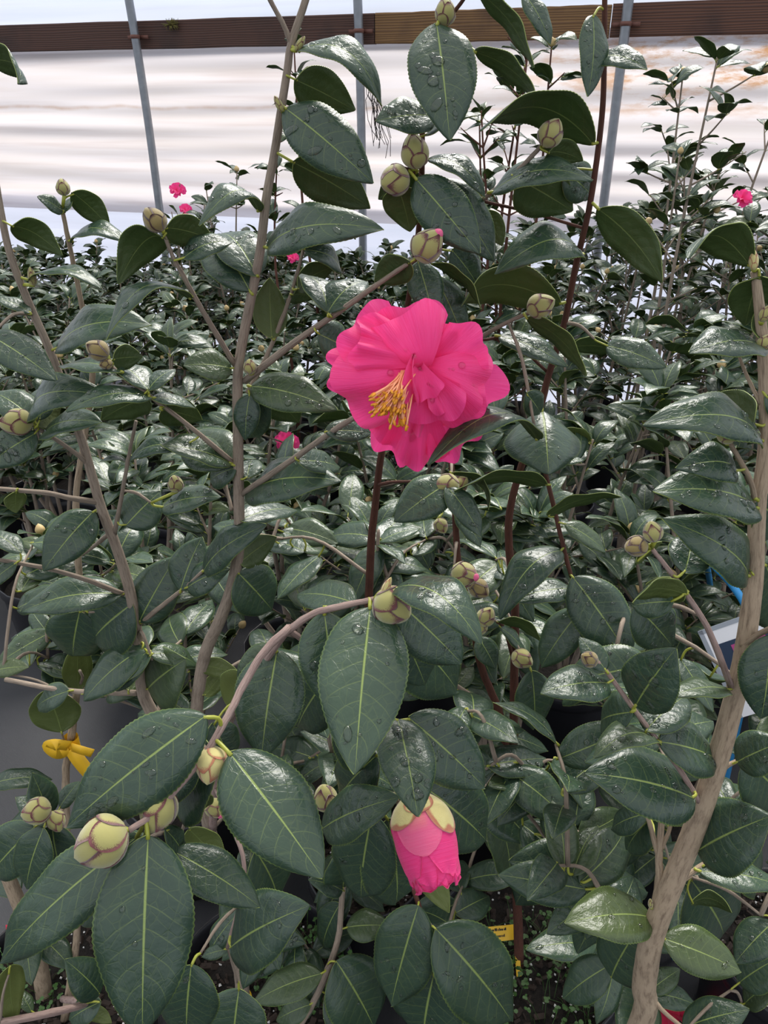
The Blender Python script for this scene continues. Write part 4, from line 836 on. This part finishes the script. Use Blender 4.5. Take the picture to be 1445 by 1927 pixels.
LF(148, 1300, 148, 1214, Y=.79, dY=-.01, roll=165, wr=.46, tone=.6); LF(116, 1378, 84, 1300, Y=.78, dY=-.01, roll=160, wr=.82, tone=.4); LF(-10, 1262, 54, 1255, Y=.82, dY=.0, roll=30, wr=.60, tone=.5)
LF(82, 1558, 50, 1672, Y=.62, dY=-.02, roll=25, wr=.58, fold=.3); LF(66, 1555, -20, 1650, Y=.63, dY=-.01, roll=18, wr=.62); LF(98, 1552, 118, 1640, Y=.64, dY=.0, roll=20, wr=.65, drops=3); LF(20, 1815, 28, 1930, Y=.55, dY=-.02, roll=160, wr=.40, tone=.7)
LF(188, 1870, 122, 1806, Y=.60, dY=.0, roll=16, wr=.62); LF(190, 1885, 130, 1920, Y=.60, dY=.0, roll=20, wr=.6); LF(85, 1540, 30, 1500, Y=.66, dY=.01, roll=25, wr=.7, drops=2); LF(90, 1540, 60, 1455, Y=.68, dY=.01, roll=20, wr=.6); LF(112, 1520, 150, 1470, Y=.70, dY=.02, roll=25, wr=.6); LF(105, 1530, 10, 1560, Y=.7, dY=.0, roll=25, wr=.5); LF(60, 1905, 30, 1860, Y=.55, dY=.02, roll=30, wr=.5, tone=.2); LF(165, 1900, 210, 1925, Y=.6, dY=.0, roll=160, wr=.5, tone=.6)
bud(Ep, 118, 352, 13, 95, Y=.755, kind='green', ratio=1.2); bud(Ep, 68, 1527, 26, 190, Y=.625, kind='green', spin=1.1, ratio=1.05); bud(Ep, 106, 1546, 18, -60, Y=.635, kind='green')
bg_ = at(88, 1910, .74)
Gp = Plant('camellia_shrub', (bg_.x, .74, SOIL), 'bare tan camellia trunk standing in the same pot as the ribboned shrub')
row = [(*at(88, 1925, .74), .0125)]+[(*at(a, b_, c), w/2*depth(a, b_, c)/F) for a, b_, c, w in ((80, 1850, .74, 30), (62, 1770, .74, 28), (15, 1650, .75, 25), (-40, 1520, .76, 22), (-90, 1350, .76, 18))]
Gp.branch3(row, 't', 'stem', 6, 12)
for q in range(9):
    k = R.randrange(12, 30); P, r_ = Gp.B[0]; p = Vector(P[min(k, len(P)-1)]); a = R.uniform(0, 6.28)
    Gp.leaf3(p+Vector((math.cos(a)*.02, math.sin(a)*.02, .01)), p+Vector((math.cos(a)*.1, math.sin(a)*.1, -.01)), normal=Vector((0, 0, 1)), sag=.1)
pq = at(1500, 1850, .78); pot('nursery_pot', pq.x, .80, 'black plastic nursery pot with bare bark soil beside the leaning tan trunk', r=.15)
shrub_late = (pq.x+.02, .80)
# hidden inner foliage of the foreground shrubs, on their own twigs, low and behind the leaves above
def filler(pl, n, zr, yr, xr, seed):
    r = random.Random(seed)
    for _ in range(n):
        c = Vector((r.uniform(*xr), r.uniform(*yr), r.uniform(*zr))); d, q, rr = pl.near(c)
        if d > .32: c = Vector(q)+(c-Vector(q))*(.32/d)
        m = (Vector(q)+c)/2+Vector((0, 0, .03)); pl.branch3([(*q, .0026), (*m, .0022), (*c, .0015)], 'g', 'twig', 5, 6)
        dr = (c-Vector(q)).normalized()
        for k in range(5):
            bpos = Vector(q).lerp(c, .45+.13*k)+Vector((0, 0, .006)); a = r.uniform(0, 6.28); L = r.uniform(.06, .092)
            v = (dr*.5+Vector((math.cos(a), math.sin(a), r.uniform(-.7, .1)))).normalized()
            pl.leaf3(bpos, bpos+v*L, wr=r.uniform(.48, .62), sag=r.uniform(.03, .15), normal=Vector((r.gauss(0, .3), -.35+r.gauss(0, .3), 1)), drops=r.choice((0, 0, 5, 9)), tone=max(0, r.gauss(-.1, .2)))
filler(A, 12, (.40, .95), (.60, .95), (-.34, .05), 1); filler(Cp, 24, (.38, .98), (.56, .95), (.02, .46), 2); filler(Dp, 24, (.38, 1.0), (.64, 1.05), (-.22, .20), 3); filler(Bp, 12, (.60, 1.0), (.50, .64), (.16, .46), 4); filler(Ep, 3, (.7, 1.0), (.85, 1.0), (-.6, -.45), 5)

# ------------------------------------------------------------------ shrubs of the rows behind
LV = []
for k in range(8):
    r = random.Random(100+k)
    G, N, U, V = leaf_grid(1, r.uniform(.42, .58), r.uniform(.03, .24), r.uniform(.4, .6), r.uniform(.1, .35), .18, .012, r.uniform(-.04, .04), r.uniform(-.3, .3), nu=12, nv=4, seed=k, serr=.015)
    LV.append(leaf_mesh('leaf', G, N, U, V, [np.array([-.10, 0, -.02]), np.array([-.03, 0, 0.]), np.array([.02, 0, 0])], thick=.006, stalk_r=.012))
LT = []
for k in range(6):
    r = random.Random(200+k)
    G, N, U, V = leaf_grid(1, r.uniform(.42, .58), r.uniform(.03, .24), .5, r.uniform(.1, .35), .18, .01, 0, r.uniform(-.3, .3), nu=6, nv=2, seed=k, serr=0)
    LT.append((G.reshape(-1, 3), np.stack([U, V*.5+.5], -1).reshape(-1, 2)))
FQ = [(i*3+j, (i+1)*3+j, (i+1)*3+j+1, i*3+j+1) for i in range(6) for j in range(2)]
_b = MB(); _v, _f = lathe([(.42*math.sin(math.pi*(h/8)**.8)**.7+1e-4, h/8) for h in range(9)], 8); _b.add(_v, _f); BUDFAR = _b.build('bud', [bud_far])
_b = MB(); _r = random.Random(3)
for k in range(9):
    me = petal_mesh(1, .6, .15, .1, .1, 5, k, petal_red, nu=5, nv=6); M = Matrix.Rotation(k*2.4, 4, 'Z') @ Matrix.Rotation(-.35-.09*k, 4, 'Y')
    _b.add([M @ x.co for x in me.vertices], [tuple(p.vertices) for p in me.polygons], 0, [(.8, .5)]*len(me.vertices)); bpy.data.meshes.remove(me)
FLOWFAR = _b.build('flower', [petal])
def frame(ax, nrm, p, s):
    ax = ax.normalized(); n = (nrm-ax*nrm.dot(ax)).normalized(); y = n.cross(ax)
    return Matrix(((ax.x*s, y.x*s, n.x*s, p.x), (ax.y*s, y.y*s, n.y*s, p.y), (ax.z*s, y.z*s, n.z*s, p.z), (0, 0, 0, 1)))
def shrub(seed, x, y, h, spread, nleaf, ls, single, label, group, nbud=5, nstem=4, bare=.3, bk='g', lean=(0, 0), own_pot=True):
    if own_pot:
        xy = settle(x, y)
        if xy is None or xy[1] > DW-.30-math.tan(PSI)*(xy[0]-wx0.x): return None, None
        x, y = xy; pot('nursery_pot', x, y, 'black plastic nursery pot under the camellia rows', r=.13, group='nursery pots of the rows behind', detail=False)
    r = random.Random(seed); root = empty('camellia_shrub', (x, y, SOIL), label, 'shrub', group); o0 = Vector((x, y, SOIL)); nodes = []; tips = []
    for s in range(nstem):
        a = 2*math.pi*(s+r.uniform(-.3, .3))/nstem; H = (h-SOIL)*r.uniform(.80, 1.0) if s else h-SOIL; sp = spread*r.uniform(.35, .9)
        b0 = Vector((math.cos(a)*.012, math.sin(a)*.012, 0)); top = Vector((math.cos(a)*sp+lean[0], math.sin(a)*sp+lean[1], H))
        P = [b0, b0.lerp(top, .33)+Vector((r.gauss(0, .02), r.gauss(0, .02), .03)), b0.lerp(top, .68)+Vector((r.gauss(0, .025), r.gauss(0, .025), .01)), top]
        Q = smooth_path([(*p, w) for p, w in zip(P, (.007, .0055, .004, .002))], 5); mb = MB(); v, f, uv = tube(Q[:, :3], Q[:, 3], 7); mb.add(v, f, 0, uv)
        n = len(Q); tw = max(4, int(7*H/.8))
        for t in range(tw):
            k = int(n*(bare+(0.96-bare)*(t+r.random())/tw)); k = min(n-1, k); p = Vector(Q[k, :3]); aa = r.uniform(0, 6.28); Lt = spread*r.uniform(.35, .8)*(1.15-.6*k/n)
            d = Vector((math.cos(aa), math.sin(aa), r.uniform(.35, 1.1))).normalized(); e = p+d*Lt; m = p+d*Lt*.5+Vector((0, 0, -.02*Lt))
            q = smooth_path([(*p, .0026), (*m, .002), (*e, .0012)], 3); v, f, uv = tube(q[:, :3], q[:, 3], 5); mb.add(v, f, 0, uv); tips.append((e, d))
            for j in range(2, len(q)): nodes.append((Vector(q[j, :3]), d))
        for k in range(int(n*.5), n): nodes.append((Vector(Q[k, :3]), Vector((0, 0, 1))))
        tips.append((top, Vector((0, 0, 1)))); tips.append((top, Vector((0, 0, 1))))
        so = link('stem', mb.build('stem', [BARK[bk]]), root)
    vs = []; fs = []; uvs = []; rn = []
    for k in range(nleaf):
        p, d = r.choice(tips) if r.random() < .35 else r.choice(nodes)
        p = p-d*r.uniform(0, .03); a = r.uniform(0, 6.28); dr = (d*.35+Vector((math.cos(a), math.sin(a), r.uniform(-.35, .5)))).normalized()
        nr = Vector((r.gauss(0, .35), r.gauss(0, .35), 1)); L = ls*r.uniform(.65, 1.12); M = frame(dr, nr, p+dr*.008, L)
        if single:
            o = bpy.data.objects.new('leaf', r.choice(LV)); COL.objects.link(o); o.parent = root; o.matrix_basis = M; o['tone'] = max(0., r.gauss(-.05, .18))
        else:
            tv, tu = r.choice(LT); A3 = np.array(M.to_3x3()); n0 = len(vs)*21
            vs.append(tv @ A3.T+np.array(M.translation)); uvs.append(tu); rn += [r.random()]*21; fs += [tuple(i+n0 for i in q) for q in FQ]
    if vs:
        me = mesh('foliage', np.vstack(vs), fs, [leaf_far], None, np.vstack(uvs)); at_ = me.attributes.new('rnd', 'FLOAT', 'POINT'); at_.data.foreach_set('value', np.array(rn, dtype=np.float32))
        o = link('foliage', me, root); o['kind'] = 'stuff'
    for k in range(nbud):
        p, d = r.choice(tips); o = bpy.data.objects.new('bud', BUDFAR); COL.objects.link(o); o.parent = root
        d2 = (d+Vector((r.gauss(0, .4), r.gauss(0, .4), r.gauss(.2, .3)))).normalized(); o.matrix_basis = Matrix.Translation(p) @ d2.to_track_quat('Z', 'Y').to_matrix().to_4x4() @ Matrix.Scale(r.uniform(.016, .024), 4)
    return root, tips
def flower_on(root, px, py, Y, size, name='flower'):
    p = at(px, py, Y)-root.location; o = bpy.data.objects.new(name, FLOWFAR); COL.objects.link(o); o.parent = root
    o.matrix_basis = Matrix.Translation(p) @ Vector((0, -.8, .6)).to_track_quat('Z', 'Y').to_matrix().to_4x4() @ Matrix.Scale(size, 4)
    mb = MB(); b0 = root.children[0].data; vv = np.array([v.co for v in b0.vertices]); k = np.linalg.norm(vv-np.array(p), axis=1).argmin()
    v, f, uv = tube([vv[k], np.array(p)], [.0022, .0018], 5); mb.add(v, f); link('twig', mb.build('twig', [bark_grey]), root)

rp = random.Random(21)
# second row: leaves are single pieces
SECOND = [(-.42, 1.16, .98), (-.08, 1.22, 1.0), (.22, 1.18, .98), (.60, 1.10, 1.06), (-.62, 1.75, 1.02), (-.24, 1.62, 1.02), (.12, 1.60, 1.0), (.46, 1.52, 1.08), (.86, 1.55, 1.15), (-1.02, 1.95, .98)]
SECLAB = ['leafy camellia shrub directly behind the two grey stems of the flowering shrub', 'leafy camellia shrub behind the near branch with the big round buds', 'leafy camellia shrub behind the slender reddish stem and its pink-tipped bud', 'leafy camellia shrub behind the white plant label and blue tube',
 'camellia shrub at the open patch of ground fabric behind the ribboned stem', 'camellia shrub in the third row behind the grey forked stem', 'camellia shrub in the third row just behind the open pink flower', 'camellia shrub in the third row behind the upper reddish stem', 'camellia shrub in the third row behind the top of the leaning tan trunk', 'camellia shrub in the third row beyond the bare ground fabric']
for i, (x, y, h) in enumerate(SECOND):
    shrub(300+i, x, y, h, .25, 270, .080, True, SECLAB[i], 'camellias of the second and third rows', nbud=5, nstem=4, bare=.25)
s1, _ = shrub(410, 0.74, 2.05, 1.62, .26, 300, .075, True, 'tall many-stemmed camellia shrub with pale buds in front of the rust-stained plastic', None, nbud=16, nstem=6, bare=.25, lean=(.12, 0)); flower_on(s1, 1393, 378, 2.0, .028)
s2, _ = shrub(411, .31, 2.15, 1.62, .17, 190, .075, True, 'slender camellia shrub with sparse upright shoots before the golden plank', None, nbud=8, nstem=5, bare=.35, bk='r')
s4, _ = shrub(415, .98, 2.35, 1.55, .24, 290, .075, True, 'tall camellia shrub with crossing stems close to the red-brown plank', None, nbud=12, nstem=5, bare=.25)
s3, _ = shrub(412, -.30, 2.6, 1.66, .06, 40, .07, True, 'single whip-like camellia shoot with few leaves before the dark plank', None, nbud=2, nstem=2, bare=.7, bk='r')
for i, (x, y, h) in enumerate([(1.05, 2.05, 1.25), (.62, 2.45, 1.2), (1.35, 2.45, 1.35), (.10, 2.05, 1.0), (1.28, 1.75, 1.1)]):
    shrub(430+i, x, y, h, .27, 270, .072, True, 'bushy camellia shrub dotted with small pale buds behind the reddish stem', 'budding camellias behind the reddish stem', nbud=18, nstem=5, bare=.15)
shrub(460, *shrub_late, .86, .22, 210, .085, True, 'low dark-leaved camellia shrub behind the foot of the leaning tan trunk', None, nbud=2, nstem=4, bare=.25, own_pot=False)
pf = at(342, 372, 3.38); shrub(471, pf.x, 3.38, pf.z-.005, .11, 130, .07, True, 'far camellia shrub lifting two pink flowers above the rows', None, nbud=4, nstem=4, bare=.4)
pf = at(398, 325, 3.2); shrub(472, pf.x, 3.2, pf.z, .10, 110, .07, True, 'far camellia shrub with a leafy shoot rising beside the two pink flowers', None, nbud=3, nstem=3, bare=.4)
# far rows
far = []
for row, y in enumerate((2.35, 2.7, 3.05, 3.4, 3.75, 4.05)):
    n = int(1.25*y/.36)
    for i in range(n):
        x = -.62*y+i*.36+rp.uniform(-.06, .06)+(row % 2)*.18
        yy = y+rp.uniform(-.07, .07)
        if yy > DW-.22-math.tan(PSI)*(x-wx0.x)-.12: continue
        if row == 0 and x > .2: continue
        if x > .3 and row < 2: continue
        h = rp.uniform(.86, 1.02)+(.16 if x > .6 else 0)-.02*row*(1 if x < 0 else 0)
        rt, _ = shrub(500+row*40+i, x, yy, h, .23, 300, .069, True, 'small dense camellia shrub in the far rows before the plastic wall', 'camellias of the far rows', nbud=5, nstem=4, bare=.2); far.append(rt)
for px, py, sz in ((335, 362, .040), (350, 397, .030), (517, 460, .022), (551, 487, .024), (540, 835, .03), (290, 1220, .018)):
    Y = {362: 3.4, 397: 3.3, 460: 2.7, 487: 2.7, 835: 1.5, 1220: 1.2}[py]; p = at(px, py, Y)
    cand = [o for o in bpy.data.objects if o.name.startswith('camellia_shrub') and o.type == 'EMPTY' and o.location.y > 1.05]
    rt = min(cand, key=lambda o: (o.location.x-p.x)**2+(o.location.y-p.y)**2); flower_on(rt, px, py, Y, sz)

# ------------------------------------------------------------------ tags, ribbon, labels, weeds, fallen petals
def ribbon():
    c = at(135, 1398, .80); e = empty('ribbon', tuple(c), 'bright yellow plastic ribbon knotted around a thin tan stem', 'ribbon')
    b = MB(); n = 20; v = []; f = []
    for k in range(n+1):
        a = 2*math.pi*k/n; v += [(.0105*math.cos(a), .0105*math.sin(a), -.009), (.0105*math.cos(a), .0105*math.sin(a), .011)]
    f = [(2*k, 2*k+2, 2*k+3, 2*k+1) for k in range(n)]; b.add(v, f); o = link('loop', b.build('loop', [yellow_m]), e)
    for nm, pts, w in (('tail', [(.004, -.012, .0), (.012, -.018, -.012), (.022, -.02, -.032), (.030, -.022, -.040)], .011), ('tail', [(.004, -.012, .004), (.02, -.018, .004), (.034, -.016, -.004)], .007), ('bow', [(.0, -.012, .0), (-.016, -.016, -.004), (-.026, -.014, .006), (-.012, -.02, .016), (.002, -.012, .006)], .009)):
        Q = smooth_path(pts, 5); b = MB(); v = []
        for i, q in enumerate(Q):
            t = Q[min(i+1, len(Q)-1)]-Q[max(i-1, 0)]; s = np.cross(t, [0, -1, .2]); s /= np.linalg.norm(s)+1e-9
            v += [q-s*w, q+s*w, q+s*w+np.array([0, .0005, 0]), q-s*w+np.array([0, .0005, 0])]
        m = len(Q); f = [(4*i+k, 4*i+(k+1) % 4, 4*i+4+(k+1) % 4, 4*i+4+k) for i in range(m-1) for k in range(4)]+[(0, 3, 2, 1), (4*m-4, 4*m-3, 4*m-2, 4*m-1)]
        b.add(v, f); link(nm, b.build(nm, [yellow_m]), e)
ribbon()
def card(name, px, py, Y, w, h, rz, tilt, mats, label, cat, extra=None):
    c = at(px, py, Y); e = empty(name, tuple(c), label, cat); e.rotation_euler = (tilt, 0, rz)
    b = MB(); b.box((0, 0, 0), (w, .0012, h)); link('card', b.build('card', [mats], False), e)
    for nm, x, z, ww, hh, m in (extra or ()):
        b = MB(); b.box((x, -.0009, z), (ww, .0008, hh)); link(nm, b.build(nm, [m], False), e)
    return e
tg = card('plant_tag', 946, 1756, .80, .062, .024, .1, -.6, yellow_m, 'yellow plant tag with two lines of black lettering at the weedy pot', 'tag')
for dz, s in ((.006, 13), (-.004, 12)):
    r = random.Random(s); b = MB(); x = -.026
    for k in range(s):                         # two lines of small unreadable print
        w = r.uniform(.0012, .0024); hh = r.choice((.0026, .0026, .004)); b.box((x, -.001, dz+(hh-.0026)/2), (w, .0006, hh)); x += w+.0008
    link('print', b.build('print', [ink_m], False), tg)
sp = MB(); sp.box((.022, 0, -.040), (.008, .0012, .06)); link('stake', sp.build('stake', [yellow_m], False), tg)
tg = card('plant_tag', 392, 1915, .70, .02, .06, .2, -.35, yellow_m, 'yellow plant tag with dark cross lines beside the flowering shrub trunk', 'tag', [('print', 0, .016, .018, .0015, ink_m), ('print', 0, .002, .018, .0015, ink_m), ('print', 0, -.012, .018, .0015, ink_m)])
c = at(466, 1878, .71); b = MB(); v, f, uv = tube([(0, 0, -.004), (0, 0, .008)], [.0135, .0125], 16); b.add(v, f); o = link('trunk_band', b.build('trunk_band', [yellow_m])); o.location = at(459, 1880, .72); tag(o, 'yellow plastic band around the foot of the grey trunk', 'band')
LBY = .80
tg = card('plant_label', 1412, 1250, LBY, .085, .125, -.15, -.45, white_m, 'white plant label with magenta and navy picture beside the tan trunk', 'label', [('picture', .004, .002, .070, .072, navy_m), ('frame_edge', -.040, 0, .006, .125, grey_m), ('frame_edge', 0, .060, .085, .006, grey_m)]); tg.rotation_euler[1] = -.55
b = MB(); b.box((.010, -.0016, .004), (.044, .0008, .056)); link('picture_flower', b.build('picture_flower', [magenta_m], False), tg)
sp = MB(); sp.box((0, .002, -.22), (.014, .002, .30)); link('stake', sp.build('stake', [grey_m], False), tg)
b = MB(); v, f, uv = tube(smooth_path([(at(1330, 1330, 1.34).x, 1.34, .004), tuple(at(1335, 1180, 1.33)), tuple(at(1328, 1046, 1.15)), tuple(at(1340, 1060, .95)), tuple(at(1375, 1098, .93)), tuple(at(1402, 1140, .91)), tuple(at(1420, 1200, .90)), (at(1420, 1200, .9).x+.03, .91, .35), (at(1420, 1200, .9).x+.035, .93, .004)], 6), .0055, 8); b.add(v, f); o = link('blue_tube', b.build('blue_tube', [blue_m])); tag(o, 'bright blue plastic tube curving behind the tan trunk', 'tube')
def weeds(px, py, Y, n, rad, label, seed):
    r = random.Random(seed); c = at(px, py, Y); z0 = SOIL+.002; b = MB()
    for k in range(n):
        a = r.uniform(0, 6.28); q = rad*math.sqrt(r.random()); p = np.array([q*math.cos(a), q*math.sin(a), 0]); e = p+np.array([r.gauss(0, .018), r.gauss(0, .018), r.uniform(.01, .05)])
        v, f, uv = tube([p, (p+e)/2+np.array([0, 0, .006]), e], .0004, 4, False); b.add(v, f)
        for m in range(3):
            t1 = np.array([r.gauss(0, 1), r.gauss(0, 1), r.gauss(0, .3)]); t1 /= np.linalg.norm(t1); t2 = np.cross([0, 0, 1.], t1); s = r.uniform(.002, .0042); o_ = e+t1*s*.8
            b.add([o_-t1*s, o_-t1*s*.4+t2*s*.8, o_+t1*s*.6+t2*s*.75, o_+t1*s+np.array([0, 0, -s*.2]), o_+t1*s*.6-t2*s*.75, o_-t1*s*.4-t2*s*.8], [(0, 1, 2, 3, 4, 5)])
    o = link('weeds', b.build('weeds', [weed_m])); o.location = (c.x, c.y, z0); tag(o, label, 'weeds', None, 'stuff')
weeds(1010, 1830, .76, 150, .11, 'tiny green weeds growing in the pot with the lettered yellow tag', 3); weeds(560, 1740, .78, 150, .075, 'tiny green weeds with round leaves behind the grey trunk', 4)
weeds(30, 1850, .73, 60, .06, 'tiny green weeds at the foot of the bare tan trunk', 6)
def fallen(px, py, z, s, seed, label, mat=petal_red):
    d = ray(px, py); p = Vector((0, 0, CZ))+d*((z-CZ)/d.z); me = petal_mesh(s, .7, .18, .2, .12, 6, seed, mat, nu=8, nv=10)
    o = link('fallen_petal', me); o.location = p+Vector((0, 0, .002)); o.rotation_euler = (0, 0, seed); tag(o, label, 'petal', None if 'only' in label else 'fallen crimson petals')
fallen(30, 1735, .003, .04, 1, 'crimson fallen petal lying on the dark ground fabric'); fallen(40, 1755, .003, .035, 3, 'crimson fallen petal lying on the dark ground fabric')
for k, (px, py) in enumerate(((1240, 1890), (1250, 1905), (1262, 1915), (1248, 1918))): fallen(px, py, .003, .042, k+5, 'crimson fallen petal on the ground at the foot of the thick tan trunk')
